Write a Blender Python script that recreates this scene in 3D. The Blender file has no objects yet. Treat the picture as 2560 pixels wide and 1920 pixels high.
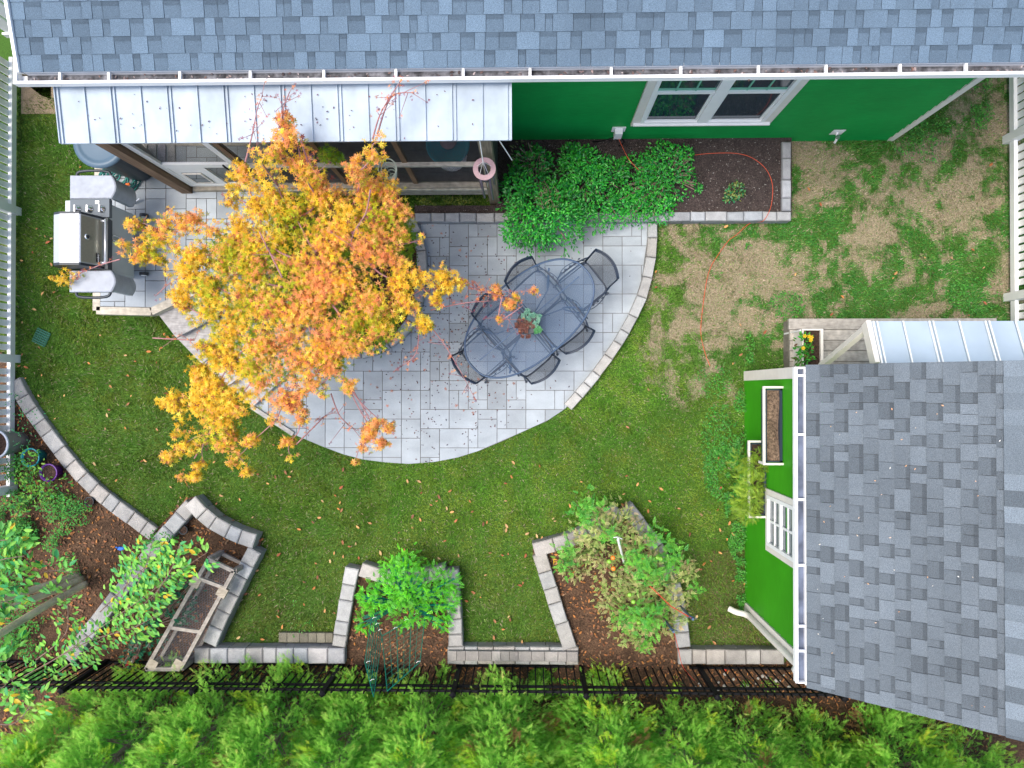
import bpy, bmesh, math, random
import numpy as np
from mathutils import Vector, Matrix, Quaternion
random.seed(7); RNG = np.random.default_rng(7)
S = bpy.context.scene
COL = S.collection
rad = math.radians

# ------------------------------------------------------------ camera
F = 1778.0; H = 10.0
nadir = Vector((40 / F, -15 / F, -1.0))
RQ = nadir.rotation_difference(Vector((0, 0, -1)))
cam_d = bpy.data.cameras.new('camera'); cam = bpy.data.objects.new('camera', cam_d); COL.objects.link(cam)
cam_d.sensor_width = 36; cam_d.lens = 36 * F / 2560; cam_d.clip_end = 500; cam_d.clip_start = 0.05
cam.location = (0, 0, H); cam.rotation_mode = 'QUATERNION'; cam.rotation_quaternion = RQ
S.camera = cam
# ------------------------------------------------------------ world, sun, exposure
SUN_EL, SUN_AZ = 70, 262       # azimuth clockwise from +Y
w = bpy.data.worlds.new('World'); S.world = w; w.use_nodes = True
nt = w.node_tree; nt.nodes.clear()
sky = nt.nodes.new('ShaderNodeTexSky'); sky.sky_type = 'NISHITA'; sky.sun_disc = False
sky.sun_elevation = rad(SUN_EL); sky.sun_rotation = rad(SUN_AZ); sky.air_density = 1.0; sky.dust_density = 3.5; sky.ozone_density = 1.0
bg = nt.nodes.new('ShaderNodeBackground'); bg.inputs[1].default_value = 0.15
out = nt.nodes.new('ShaderNodeOutputWorld'); nt.links.new(sky.outputs[0], bg.inputs[0]); nt.links.new(bg.outputs[0], out.inputs[0])
sd = bpy.data.lights.new('sun', 'SUN'); sun = bpy.data.objects.new('sun', sd); COL.objects.link(sun)
sd.energy = 1.5; sd.angle = rad(28); sd.color = (1.0, 0.95, 0.86)
az, el = rad(SUN_AZ), rad(SUN_EL)
sdir = Vector((math.sin(az) * math.cos(el), math.cos(az) * math.cos(el), math.sin(el)))
sun.rotation_mode = 'QUATERNION'; sun.rotation_quaternion = (-sdir).to_track_quat('-Z', 'Y')
S.view_settings.view_transform = 'Standard'; S.view_settings.look = 'None'; S.view_settings.gamma = 1
S.view_settings.exposure = 1.06
S.render.engine = 'CYCLES'
S.cycles.max_bounces = 6; S.cycles.transparent_max_bounces = 16

# ------------------------------------------------------------ helpers
def P(px, py, z=0.0):
    d = RQ @ Vector(((px - 1280) / F, (960 - py) / F, -1.0))
    t = (z - H) / d.z
    return Vector((d.x * t, d.y * t, z))
K = 2560 / 2212
def D(x, y, z=0.0): return P(x * K, y * K, z)

def props(o, label=None, cat=None, group=None, kind=None):
    if label: o['label'] = label
    if cat: o['category'] = cat
    if group: o['group'] = group
    if kind: o['kind'] = kind
    return o
def thing(name, label, cat, loc=(0, 0, 0), group=None):
    o = bpy.data.objects.new(name, None); COL.objects.link(o); o.location = loc
    o.empty_display_size = 0.1
    return props(o, label, cat, group)

def mkmesh(name, V, Fc, cols, mat, parent=None, smooth=False):
    """V (n,3) array, Fc list of tuples or (m,k) int array, cols per face (m,3) or None"""
    me = bpy.data.meshes.new(name)
    if isinstance(Fc, np.ndarray):
        m, k = Fc.shape
        me.vertices.add(len(V)); me.vertices.foreach_set('co', np.asarray(V, np.float32).ravel())
        me.loops.add(m * k); me.loops.foreach_set('vertex_index', Fc.astype(np.int32).ravel())
        me.polygons.add(m); me.polygons.foreach_set('loop_start', np.arange(0, m * k, k, dtype=np.int32))
        me.polygons.foreach_set('loop_total', np.full(m, k, np.int32))
        me.update(calc_edges=True)
    else:
        me.from_pydata([tuple(v) for v in V], [], Fc); me.update()
    if cols is not None and len(cols):
        a = me.attributes.new('Col', 'FLOAT_COLOR', 'FACE')
        c = np.ones((len(cols), 4), np.float32); c[:, :3] = np.asarray(cols)[:, :3]
        a.data.foreach_set('color', c.ravel())
    if smooth: me.polygons.foreach_set('use_smooth', np.ones(len(me.polygons), bool))
    me.materials.append(mat)
    o = bpy.data.objects.new(name, me); COL.objects.link(o)
    if parent:
        o.parent = parent
        pl = Vector((0, 0, 0)); q = parent
        while q: pl += q.location; q = q.parent
        me.transform(Matrix.Translation(-pl))
    return o

class MB:
    def __init__(s): s.v = []; s.f = []; s.c = []
    def add(s, vs, fs, col=(1, 1, 1)):
        b = len(s.v); s.v += [tuple(v) for v in vs]
        for f in fs: s.f.append(tuple(b + i for i in f)); s.c.append(col)
    def quad(s, a, b, c, d, col=(1, 1, 1)): s.add([a, b, c, d], [(0, 1, 2, 3)], col)
    def box(s, x0, x1, y0, y1, z0, z1, col=(1, 1, 1)):
        s.add([(x0, y0, z0), (x1, y0, z0), (x1, y1, z0), (x0, y1, z0), (x0, y0, z1), (x1, y0, z1), (x1, y1, z1), (x0, y1, z1)],
              [(3, 2, 1, 0), (4, 5, 6, 7), (0, 1, 5, 4), (1, 2, 6, 5), (2, 3, 7, 6), (3, 0, 4, 7)], col)
    def bar(s, a, b, wx, wz, col=(1, 1, 1), up=(0, 0, 1)):
        a = Vector(a); b = Vector(b); d = (b - a).normalized(); u = Vector(up)
        if abs(d.dot(u)) > .98: u = Vector((1, 0, 0))
        sd_ = d.cross(u).normalized(); u = sd_.cross(d).normalized()
        vs = []
        for p in (a, b):
            for i, j in ((-1, -1), (1, -1), (1, 1), (-1, 1)): vs.append(p + sd_ * i * wx / 2 + u * j * wz / 2)
        s.add(vs, [(0, 1, 2, 3), (7, 6, 5, 4), (0, 4, 5, 1), (1, 5, 6, 2), (2, 6, 7, 3), (3, 7, 4, 0)], col)
    def prism(s, poly, z0, z1, col=(1, 1, 1), ch=0.0, sidecol=None):
        n = len(poly); c = sum((Vector((p[0], p[1], 0)) for p in poly), Vector()) / n
        vs = [(p[0], p[1], z0) for p in poly] + [(p[0], p[1], z1 - ch) for p in poly]
        fs = [(i, (i + 1) % n, n + (i + 1) % n, n + i) for i in range(n)]
        if ch > 0:
            for p in poly:
                d = c - Vector((p[0], p[1], 0)); d.normalize(); vs.append((p[0] + d.x * ch * 1.3, p[1] + d.y * ch * 1.3, z1))
            fs += [(n + i, n + (i + 1) % n, 2 * n + (i + 1) % n, 2 * n + i) for i in range(n)]
            s.add(vs, fs, sidecol or col); b = len(s.v) - n
            s.f.append(tuple(range(b, b + n))); s.c.append(col)
        else:
            fs.append(tuple(range(n, 2 * n))); s.add(vs, fs, col)
    def tube(s, pts, r, n=6, col=(1, 1, 1), cap=True):
        pts = [Vector(p) for p in pts]; rs = r if isinstance(r, (list, tuple)) else [r] * len(pts)
        b = len(s.v); pu = None
        for i, p in enumerate(pts):
            d = (pts[min(i + 1, len(pts) - 1)] - pts[max(i - 1, 0)]).normalized()
            u = pu if pu else (Vector((0, 0, 1)) if abs(d.z) < .9 else Vector((1, 0, 0)))
            sd_ = d.cross(u).normalized(); u = sd_.cross(d).normalized(); pu = u
            for k in range(n):
                a = 2 * math.pi * k / n; s.v.append(tuple(p + (sd_ * math.cos(a) + u * math.sin(a)) * rs[i]))
        for i in range(len(pts) - 1):
            for k in range(n):
                s.f.append((b + i * n + k, b + i * n + (k + 1) % n, b + (i + 1) * n + (k + 1) % n, b + (i + 1) * n + k)); s.c.append(col)
        if cap:
            s.f.append(tuple(b + k for k in reversed(range(n)))); s.c.append(col)
            e = b + (len(pts) - 1) * n; s.f.append(tuple(e + k for k in range(n))); s.c.append(col)
    def lathe(s, c, prof, n=24, col=(1, 1, 1), axis=None):
        """prof: list (r, z) ; optional tilt quaternion"""
        b = len(s.v); c = Vector(c)
        for r, z in prof:
            for k in range(n):
                a = 2 * math.pi * k / n; q = Vector((r * math.cos(a), r * math.sin(a), z))
                if axis: q = axis @ q
                s.v.append(tuple(c + q))
        for i in range(len(prof) - 1):
            for k in range(n):
                s.f.append((b + i * n + k, b + i * n + (k + 1) % n, b + (i + 1) * n + (k + 1) % n, b + (i + 1) * n + k)); s.c.append(col)
    def build(s, name, mat, parent=None, smooth=False):
        return mkmesh(name, s.v, s.f, s.c, mat, parent, smooth)

def mat(name, color='attr', rough=.7, metal=0.0, noise=None, bump=None, spec=0.3, trans=0.0, noise2=None, coat=0.0, sheen=0.0):
    m = bpy.data.materials.new(name); m.use_nodes = True; t = m.node_tree; N = t.nodes; L = t.links
    b = N['Principled BSDF']; b.inputs['Roughness'].default_value = rough; b.inputs['Metallic'].default_value = metal
    b.inputs['Specular IOR Level'].default_value = spec
    if coat: b.inputs['Coat Weight'].default_value = coat
    tc = N.new('ShaderNodeTexCoord')
    if color == 'attr':
        a = N.new('ShaderNodeAttribute'); a.attribute_name = 'Col'; src = a.outputs['Color']
    else:
        a = N.new('ShaderNodeRGB'); a.outputs[0].default_value = (*color, 1); src = a.outputs[0]
    for nz in (noise, noise2):
        if nz:
            sc, amt = nz[0], nz[1]; vec = tc.outputs['Object']
            if len(nz) > 2:
                mp = N.new('ShaderNodeMapping'); mp.inputs['Scale'].default_value = nz[2]; L.new(vec, mp.inputs[0]); vec = mp.outputs[0]
            n = N.new('ShaderNodeTexNoise'); n.inputs['Scale'].default_value = sc; n.inputs['Detail'].default_value = 4
            L.new(vec, n.inputs['Vector'])
            r = N.new('ShaderNodeMapRange'); r.inputs[1].default_value = .3; r.inputs[2].default_value = .7
            r.inputs[3].default_value = 1 - amt; r.inputs[4].default_value = 1 + amt; L.new(n.outputs['Fac'], r.inputs[0])
            mx = N.new('ShaderNodeVectorMath'); mx.operation = 'SCALE'; L.new(src, mx.inputs[0]); L.new(r.outputs[0], mx.inputs['Scale']); src = mx.outputs[0]
    L.new(src, b.inputs['Base Color'])
    if bump:
        n = N.new('ShaderNodeTexNoise'); n.inputs['Scale'].default_value = bump[0]; n.inputs['Detail'].default_value = 5
        vec = tc.outputs['Object']
        if len(bump) > 2:
            mp = N.new('ShaderNodeMapping'); mp.inputs['Scale'].default_value = bump[2]; L.new(vec, mp.inputs[0]); vec = mp.outputs[0]
        L.new(vec, n.inputs['Vector'])
        bp = N.new('ShaderNodeBump'); bp.inputs['Strength'].default_value = bump[1]; bp.inputs['Distance'].default_value = .02
        L.new(n.outputs['Fac'], bp.inputs['Height']); L.new(bp.outputs[0], b.inputs['Normal'])
    if trans > 0:
        tr = N.new('ShaderNodeBsdfTranslucent'); L.new(src, tr.inputs[0]); mxs = N.new('ShaderNodeMixShader')
        mxs.inputs[0].default_value = trans; L.new(b.outputs[0], mxs.inputs[1]); L.new(tr.outputs[0], mxs.inputs[2])
        L.new(mxs.outputs[0], N['Material Output'].inputs[0])
    return m
def mesh_mat(name, col, pitch, fill):
    """expanded-metal / insect screen: real holes on a fine square grid"""
    m = bpy.data.materials.new(name); m.use_nodes = True; t = m.node_tree; N = t.nodes; L = t.links
    b = N['Principled BSDF']; b.inputs['Base Color'].default_value = (*col, 1); b.inputs['Roughness'].default_value = .45
    tc = N.new('ShaderNodeTexCoord'); sp = N.new('ShaderNodeSeparateXYZ'); L.new(tc.outputs['Object'], sp.inputs[0])
    acc = None
    for i, ax in enumerate(fill[1]):
        a = N.new('ShaderNodeMath'); a.operation = 'MULTIPLY'; a.inputs[1].default_value = 1 / pitch; L.new(sp.outputs[ax], a.inputs[0])
        fr = N.new('ShaderNodeMath'); fr.operation = 'FRACT'; L.new(a.outputs[0], fr.inputs[0])
        lt = N.new('ShaderNodeMath'); lt.operation = 'LESS_THAN'; lt.inputs[1].default_value = fill[0]; L.new(fr.outputs[0], lt.inputs[0])
        if acc is None: acc = lt
        else:
            mm = N.new('ShaderNodeMath'); mm.operation = 'MAXIMUM'; L.new(acc.outputs[0], mm.inputs[0]); L.new(lt.outputs[0], mm.inputs[1]); acc = mm
    tr = N.new('ShaderNodeBsdfTransparent'); mx = N.new('ShaderNodeMixShader')
    L.new(acc.outputs[0], mx.inputs[0]); L.new(tr.outputs[0], mx.inputs[1]); L.new(b.outputs[0], mx.inputs[2])
    L.new(mx.outputs[0], N['Material Output'].inputs[0]); return m

M = {}
M['shingle'] = mat('asphalt_shingle', 'attr', .9, noise=(150, .34), noise2=(1.3, .12), bump=(260, .5))
M['galv'] = mat('galvanised_metal', (.34, .40, .46), .5, .05, noise=(1.6, .16, (2.2, 1, 1)), noise2=(7, .06), spec=.15)
M['white'] = mat('white_paint', (.80, .80, .79), .5, noise=(8, .03))
M['cream'] = mat('cream_trim', (.70, .66, .60), .6, noise=(10, .05))
M['green_house'] = mat('green_siding_paint', (.006, .275, .055), .55, noise2=(1.5, .10), noise=(30, .14, (.3, 1, 6)), spec=.25)
M['green_shed'] = mat('bright_green_siding_paint', (.038, .27, .008), .5, noise2=(1.6, .10), noise=(20, .10, (1, .3, 6)), spec=.25)
M['glass'] = mat('window_glass', (.012, .035, .05), .06, 0, spec=.7)
M['oldwood'] = mat('weathered_wood', 'attr', .85, noise=(14, .22, (1, 1, 1)), noise2=(60, .15, (.12, 1, 1)), bump=(60, .3, (.15, 1, 1)))
M['brownwood'] = mat('brown_stained_wood', 'attr', .8, noise=(40, .3, (1, 1, .08)), bump=(50, .3, (1, 1, .1)))
M['stone'] = mat('wall_block_stone', 'attr', .9, noise=(9, .13), noise2=(90, .1), bump=(60, .5))
M['paver'] = mat('patio_paver_stone', 'attr', .85, noise=(3.2, .12, (1, 1.6, 1)), noise2=(120, .05), bump=(120, .12))
M['joint'] = mat('joint_sand', (.16, .16, .16), .95)
M['gutterdirt'] = mat('gutter_debris', (.10, .10, .11), .9, noise=(8, .8), noise2=(30, .5))
M['mulch'] = mat('bark_mulch', (.085, .048, .028), .95, noise=(45, .55), noise2=(6, .3), bump=(70, 1.0))
M['darkmulch'] = mat('dark_mulch', (.060, .045, .042), .95, noise=(60, .5), noise2=(6, .25), bump=(90, 1.0))
M['ground'] = mat('earth_ground', (.09, .07, .04), .95, noise=(30, .4), bump=(40, .8))
M['lawn'] = mat('lawn_soil', 'attr', .95, noise=(60, .35), bump=(80, .8))
M['blade'] = mat('grass_blades', 'attr', .6, trans=.25)
M['leaf'] = mat('leaf', 'attr', .5, trans=.3, spec=.35)
M['leaf_gloss'] = mat('glossy_leaf', 'attr', .38, trans=.2, spec=.45)
M['hedge'] = mat('hedge_foliage', 'attr', .6, trans=.48, spec=.2)
M['autumn'] = mat('autumn_leaf', 'attr', .55, trans=.4)
M['litter'] = mat('dry_leaf', 'attr', .8)
M['bark'] = mat('bark', (.22, .15, .12), .85, noise=(20, .3), bump=(30, .5))
M['twig'] = mat('pale_pink_twig', (.34, .17, .17), .7, noise=(20, .2))
M['greybark'] = mat('grey_bark', (.60, .53, .35), .85, noise=(9, .35, (1, 1, .3)), bump=(20, .6))
M['black'] = mat('black_metal', (.006, .006, .008), .65, spec=.15)
M['darkplastic'] = mat('dark_plastic', (.022, .03, .04), .45, spec=.5)
M['binplastic'] = mat('blue_black_bin_plastic', (.018, .035, .055), .4, spec=.5)
M['iron'] = mat('blue_grey_wrought_iron', (.045, .085, .16), .4, spec=.5)
M['chairmesh'] = mesh_mat('chair_mesh', (.05, .09, .17), .014, (.20, (0, 1)))
M['backmesh'] = mesh_mat('chair_back_mesh', (.03, .035, .05), .014, (.27, (1, 2)))
M['tablemesh'] = mesh_mat('table_mesh', (.07, .15, .28), .014, (.14, (0, 1)))
M['screen'] = mesh_mat('insect_screen', (.035, .035, .038), .006, (.24, (0, 2)))
M['steel'] = mat('stainless_steel', (.55, .57, .59), .32, .6, noise=(4, .05), spec=.5)
M['shelfgrey'] = mat('grey_thermoplastic', (.33, .36, .41), .5, noise=(14, .1), noise2=(5, .06))
M['cabinet'] = mat('grey_enamel', (.52, .56, .58), .4, noise=(5, .04), spec=.5)
M['lidfront'] = mat('brushed_steel_reflection_tint', (.46, .44, .36), .30, .7, noise=(50, .06, (.05, 1, 1)))  # gold-olive reflection on the lid front is put into the base colour
M['panelgrey'] = mat('dark_grey_panel', (.10, .125, .15), .4)
M['chrome'] = mat('chrome', (.75, .75, .75), .15, .9)
M['teal'] = mat('teal_fabric', (.01, .34, .46), .6, noise=(8, .1))
M['tealpot'] = mat('teal_glaze', (.0, .22, .28), .3, spec=.5)
M['purplepot'] = mat('purple_glaze', (.10, .012, .22), .3, spec=.5)
M['greypot'] = mat('grey_ceramic', (.42, .46, .54), .4, spec=.4)
M['terracotta'] = mat('terracotta', (.45, .15, .06), .8)
M['soil'] = mat('potting_soil', (.05, .03, .022), .95, noise=(50, .6), bump=(60, 1))
M['drysoil'] = mat('dry_potting_soil', (.16, .11, .075), .95, noise=(45, .6), noise2=(15, .3), bump=(60, 1))
M['hose'] = mat('teal_hose_rubber', (.005, .14, .12), .4, spec=.4)
M['orange'] = mat('orange_plastic', (.75, .16, .02), .5)
M['cord'] = mat('orange_cord', (.62, .10, .045), .6)
M['chime'] = mat('dusty_pink_wood', (.36, .24, .26), .6, noise=(12, .1))
M['chimetube'] = mat('purple_grey_tube', (.13, .11, .15), .35, .4)
M['greenwire'] = mat('green_coated_wire', (.005, .16, .11), .45)
M['gnomered'] = mat('red_paint', (.55, .01, .04), .45)
M['skin'] = mat('painted_skin', (.5, .28, .2), .5)
M['blue'] = mat('blue_plastic', (.01, .16, .65), .45)
M['drain'] = mat('green_drain_plastic', (.02, .13, .09), .6)
M['tomato'] = mat('tomato_skin', 'attr', .25, spec=.5)
M['wire'] = mat('galvanised_wire', (.12, .12, .14), .4, .5)
M['windowgreen'] = mat('blind_teal', (.16, .42, .30), .6)

def structure(o, label=None): o['kind'] = 'structure'; return o

# ------------------------------------------------------------ noise + polygons (numpy)
_tab = RNG.random((256, 256))
def vnoise(x, y, s):
    x = np.asarray(x) * s + 1000.3; y = np.asarray(y) * s + 1000.7
    xi = np.floor(x).astype(int); yi = np.floor(y).astype(int); fx = x - xi; fy = y - yi
    fx = fx * fx * (3 - 2 * fx); fy = fy * fy * (3 - 2 * fy)
    g = lambda a, b: _tab[a % 256, b % 256]
    return (g(xi, yi) * (1 - fx) + g(xi + 1, yi) * fx) * (1 - fy) + (g(xi, yi + 1) * (1 - fx) + g(xi + 1, yi + 1) * fx) * fy
def fbm(x, y, s, o=4):
    t = 0; a = .5; n = 0
    for i in range(o): t = t + a * vnoise(x + i * 7.1, y - i * 3.3, s * 2 ** i); n += a; a *= .55
    return t / n
def pip(x, y, poly):
    r = np.zeros(x.shape, bool); n = len(poly)
    for i in range(n):
        x0, y0 = poly[i][0], poly[i][1]; x1, y1 = poly[(i + 1) % n][0], poly[(i + 1) % n][1]
        c = ((y0 > y) != (y1 > y)) & (x < (x1 - x0) * (y - y0) / (y1 - y0 + 1e-12) + x0); r ^= c
    return r
def spline(pts, n=8):
    pts = [Vector(p) for p in pts]; q = [pts[0]] + pts + [pts[-1]]; o = []
    for i in range(1, len(q) - 2):
        for k in range(n):
            t = k / n; a, b, c, d = q[i - 1], q[i], q[i + 1], q[i + 2]
            o.append(.5 * ((2 * b) + (c - a) * t + (2 * a - 5 * b + 4 * c - d) * t * t + (3 * b - a - 3 * c + d) * t ** 3))
    o.append(pts[-1]); return o

def frames(X, up):
    X = X / np.linalg.norm(X, axis=1, keepdims=True)
    Z = up - (up * X).sum(1, keepdims=True) * X; Z /= (np.linalg.norm(Z, axis=1, keepdims=True) + 1e-9)
    Y = np.cross(Z, X); return np.stack([X, Y, Z], 2)
def scatter(TV, TF, pos, R, sc, col):
    n = len(pos); k = len(TV)
    V = np.einsum('nij,kj->nki', R, TV) * np.asarray(sc).reshape(n, 1, 1) + pos[:, None, :]
    Fc = (TF[None] + (np.arange(n) * k)[:, None, None]).reshape(-1, 3)
    return V.reshape(-1, 3), Fc, np.repeat(col, len(TF), 0)
class Cloud:
    def __init__(s): s.V = []; s.F = []; s.C = []; s.n = 0
    def add(s, V, Fc, C): s.V.append(V); s.F.append(Fc + s.n); s.C.append(C); s.n += len(V)
    def build(s, name, m, parent=None): return mkmesh(name, np.concatenate(s.V), np.concatenate(s.F), np.concatenate(s.C), m, parent)
def rdir(n, tilt):
    """random normals within tilt (rad) of +Z, and random in-plane dirs"""
    th = RNG.random(n) ** .6 * tilt; ph = RNG.random(n) * 2 * np.pi
    Nn = np.stack([np.sin(th) * np.cos(ph), np.sin(th) * np.sin(ph), np.cos(th)], 1)
    a = RNG.random(n) * 2 * np.pi; X = np.stack([np.cos(a), np.sin(a), np.zeros(n)], 1)
    X = X - (X * Nn).sum(1, keepdims=True) * Nn
    return X, Nn
def mixcol(cols, n, jit=.12):
    cols = np.array(cols); i = RNG.integers(0, len(cols), n); j = RNG.integers(0, len(cols), n); t = RNG.random((n, 1))
    c = cols[i] * t + cols[j] * (1 - t); return np.clip(c * (1 + jit * RNG.normal(size=(n, 1))), .002, .95)

# leaf templates (triangles)
def T_maple(lobes=5):
    V = [(0, 0, 0)]; Fc = []
    for k in range(lobes):
        a = rad(-115 + 230 * k / (lobes - 1)); ln = .60 * (1 - .30 * abs(k - (lobes - 1) / 2) / ((lobes - 1) / 2)); wd = .068
        t = (math.cos(a) * ln, math.sin(a) * ln, -.07); m1 = (math.cos(a) * ln * .4 - math.sin(a) * wd, math.sin(a) * ln * .4 + math.cos(a) * wd, .01)
        m2 = (math.cos(a) * ln * .4 + math.sin(a) * wd, math.sin(a) * ln * .4 - math.cos(a) * wd, .01)
        b = len(V); V += [t, m1, m2]; Fc += [(0, b + 2, b), (0, b, b + 1)]
    return np.array(V, float), np.array(Fc)
def T_oval(wd=.5, fold=.08):
    V = [(0, 0, 0), (.3, wd * .42, fold), (.68, wd * .38, fold), (1, 0, -.05), (.68, -wd * .38, fold), (.3, -wd * .42, fold), (.5, 0, 0)]
    Fc = [(0, 6, 1), (1, 6, 2), (2, 6, 3), (3, 6, 4), (4, 6, 5), (5, 6, 0)]
    V = np.array(V, float); V[:, 0] -= .0; return V, np.array(Fc)
def T_compound(pairs=3, ll=.3, wd=.16):
    V = []; Fc = []
    def leaf(x, y, a, L, W):
        b = len(V); c, s_ = math.cos(a), math.sin(a)
        for u, v, z in ((0, 0, 0), (.45, W, .03), (1, 0, -.03), (.45, -W, .03)): V.append((x + L * (u * c) - v * s_ * 1, y + L * (u * s_) + v * c, z))
        Fc.extend([(b, b + 2, b + 1), (b, b + 3, b + 2)])
    for i in range(pairs):
        x = .15 + .6 * i / pairs
        for s_ in (-1, 1): leaf(x, 0, s_ * rad(62), ll * (1 - .1 * i), wd * .5)
    leaf(.62, 0, 0, ll * 1.25, wd * .6)
    b = len(V); V += [(0, .012, 0), (0, -.012, 0), (.7, 0, 0)]; Fc.append((b, b + 1, b + 2))
    return np.array(V, float), np.array(Fc)
def T_spray(pairs=7):
    V = []; Fc = []
    V += [(0, .018, 0), (0, -.018, 0), (1, 0, 0)]; Fc.append((0, 1, 2))
    for i in range(pairs):
        x = .12 + .78 * i / pairs; L = .42 * (1 - .62 * i / pairs)
        for s_ in (-1, 1):
            a = rad(38) ; b = len(V); c, sn = math.cos(a), math.sin(a) * s_
            x_ = x + (.04 if s_ > 0 else 0)
            V += [(x_ - .028, 0, 0), (x_ + .03, 0, 0), (x_ + L * c, L * sn, .03 * s_)]; Fc.append((b, b + 1, b + 2))
            # secondary finger
            b = len(V); q = .5
            V += [(x_ + L * c * q - .02, L * sn * q, 0), (x_ + L * c * q + .02, L * sn * q, 0), (x_ + L * c * q + L * .42 * math.cos(rad(8)), L * sn * q + L * .3 * s_ * math.sin(rad(5)), .01)]; Fc.append((b, b + 1, b + 2))
    return np.array(V, float), np.array(Fc)
TM = T_maple(5); TO = T_oval(); TON = T_oval(.34); TC = T_compound(); TS = T_spray()

# ============================================================ SETTING
g = MB(); g.quad((-150, -150, -.03), (150, -150, -.03), (150, 150, -.03), (-150, 150, -.03)); structure(g.build('ground', M['ground']))

# outlines (photo pixel -> ground metres)
patio_outer = [P(*p) for p in ((1625, 545), (1625, 600), (1618, 665), (1600, 735), (1572, 800), (1535, 865), (1480, 945), (1412, 1022), (1366, 1053), (1320, 1073), (1262, 1100), (1202, 1125), (1145, 1143), (1088, 1154), (1023, 1159), (965, 1155), (909, 1148), (860, 1135), (812, 1117), (730, 1083), (680, 1050), (629, 1013))]
patio_poly = patio_outer + [P(600, 760), P(690, 520), P(1000, 545)]
bed_house = [P(1040, 520), P(1243, 520), P(1243, 345), P(1970, 345), P(1970, 545), P(1040, 550)]
ring_c = P(848, 702); ring_pts = [P(*p) for p in ((1010, 540), (1040, 585), (1052, 640), (1052, 700), (1043, 760), (1018, 815), (965, 862), (900, 885), (836, 878), (780, 850))]
ring_bed = ring_pts + [P(700, 760), P(690, 560), P(700, 470), P(1010, 470)]
edge_out = [P(*p) for p in ((20, 905), (46, 945), (75, 997), (107, 1046), (143, 1095), (182, 1147), (225, 1196), (280, 1241), (332, 1284), (391, 1326))]
bed_left = [P(-500, 880), P(10, 880)] + edge_out[1:] + [P(470, 1245), P(487, 1240), P(660, 1345), P(640, 1400), P(530, 1620), P(530, 1665), P(-500, 1665)]
bed_mid = [P(*p) for p in ((878, 1410), (950, 1432), (1010, 1440), (1075, 1430), (1128, 1415), (1142, 1640), (1142, 1668), (850, 1668), (848, 1620))]
bed_tom = [P(*p) for p in ((1330, 1368), (1395, 1352), (1450, 1335), (1500, 1308), (1562, 1250), (1615, 1325), (1665, 1400), (1700, 1500), (1716, 1668), (1440, 1668))]
bottom = [P(-500, 1655), P(2600, 1655), P(2700, 3300), P(-900, 3300)]
deck_poly_z = .70
deck_px = ((247, 355), (241, 776), (378, 779), (668, 640), (690, 490), (690, 355))
deck_poly = [P(x, y, deck_poly_z) for x, y in deck_px]
XW, SY0, SY1 = 3.04, -3.04, .23     # shed wall plane and ends
HWY = 3.498                          # house wall plane
shed_foot = [(XW, SY0), (5.9, SY0), (5.9, SY1), (XW, SY1)]
shed_deck = [(3.55, .15), (6.3, .15), (6.3, .96), (3.55, .96)]
nograss = [patio_poly, bed_house, ring_bed, bed_left, bed_mid, bed_tom, bottom, deck_poly, shed_foot, shed_deck]

def in_any(x, y, polys):
    r = np.zeros(x.shape, bool)
    for q in polys: r |= pip(x, y, q)
    return r
# dryness of the lawn (real bare patches), in metres
drys = [(1470, 500, 60, 22, .6), (1560, 600, 110, 45, .8), (1530, 650, 60, 50, .5), (1700, 340, 60, 45, .8), (1780, 370, 60, 50, .5), (1760, 330, 60, 30, .6), (2080, 460, 80, 30, .7),
        (1620, 660, 70, 60, .6), (1700, 600, 70, 40, .5), (1460, 800, 60, 45, .45), (1400, 860, 60, 35, .35), (1900, 470, 60, 60, .35), (1850, 560, 80, 35, .35), (1640, 560, 40, 30, .5), (1740, 480, 30, 60, .4), (1950, 350, 60, 40, .3),
        (1740, 690, 40, 30, .4), (1060, 1305, 30, 16, .5), (1130, 1330, 40, 16, .35), (660, 1150, 25, 16, .4), (2150, 210, 15, 60, .35), (1270, 1250, 40, 20, .2), (1780, 1640, 60, 20, .3)]
dryw = [(D(x, y), rx / 153.6, ry / 153.6, a) for x, y, rx, ry, a in drys]
def dryness(x, y):
    x = x + .35 * (vnoise(x, y, 1.7) - .5); y = y + .35 * (vnoise(y, x, 1.9) - .5)
    d = np.zeros(x.shape)
    for c, rx, ry, a in dryw:
        q = ((x - c.x) / rx) ** 2 + ((y - c.y) / ry) ** 2; d += a * np.exp(-q * .8)
    reg = np.clip((x - 1.0) / 1.2, 0, 1) * np.clip((y + .8) / 1.2, 0, 1)
    n = fbm(x, y, 1.6, 4)
    hf = fbm(x + 3, y - 2, 5.5, 3) - .5; d = d * .85 + reg * .26 + (n - .5) * (1.5 * reg + .45) + hf * (1.5 * reg + .45)
    hf2 = fbm(x - 8, y + 5, 15.0, 2) - .5; d = np.clip((d - .31 + hf2 * .6 * reg) * 1.25, 0, .72)
    d = np.where((x > 2.0) & (y < -2.2), d + .28 * np.clip((x - 2.0) / .5, 0, 1), d)
    return np.clip(d, 0, 1)
dirtc = np.array([.10, .062, .035])
def dirtmask(x, y): return np.clip((x - 1.9) / .5, 0, 1) * np.clip((-y - 1.3) / .9, 0, 1)
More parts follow.
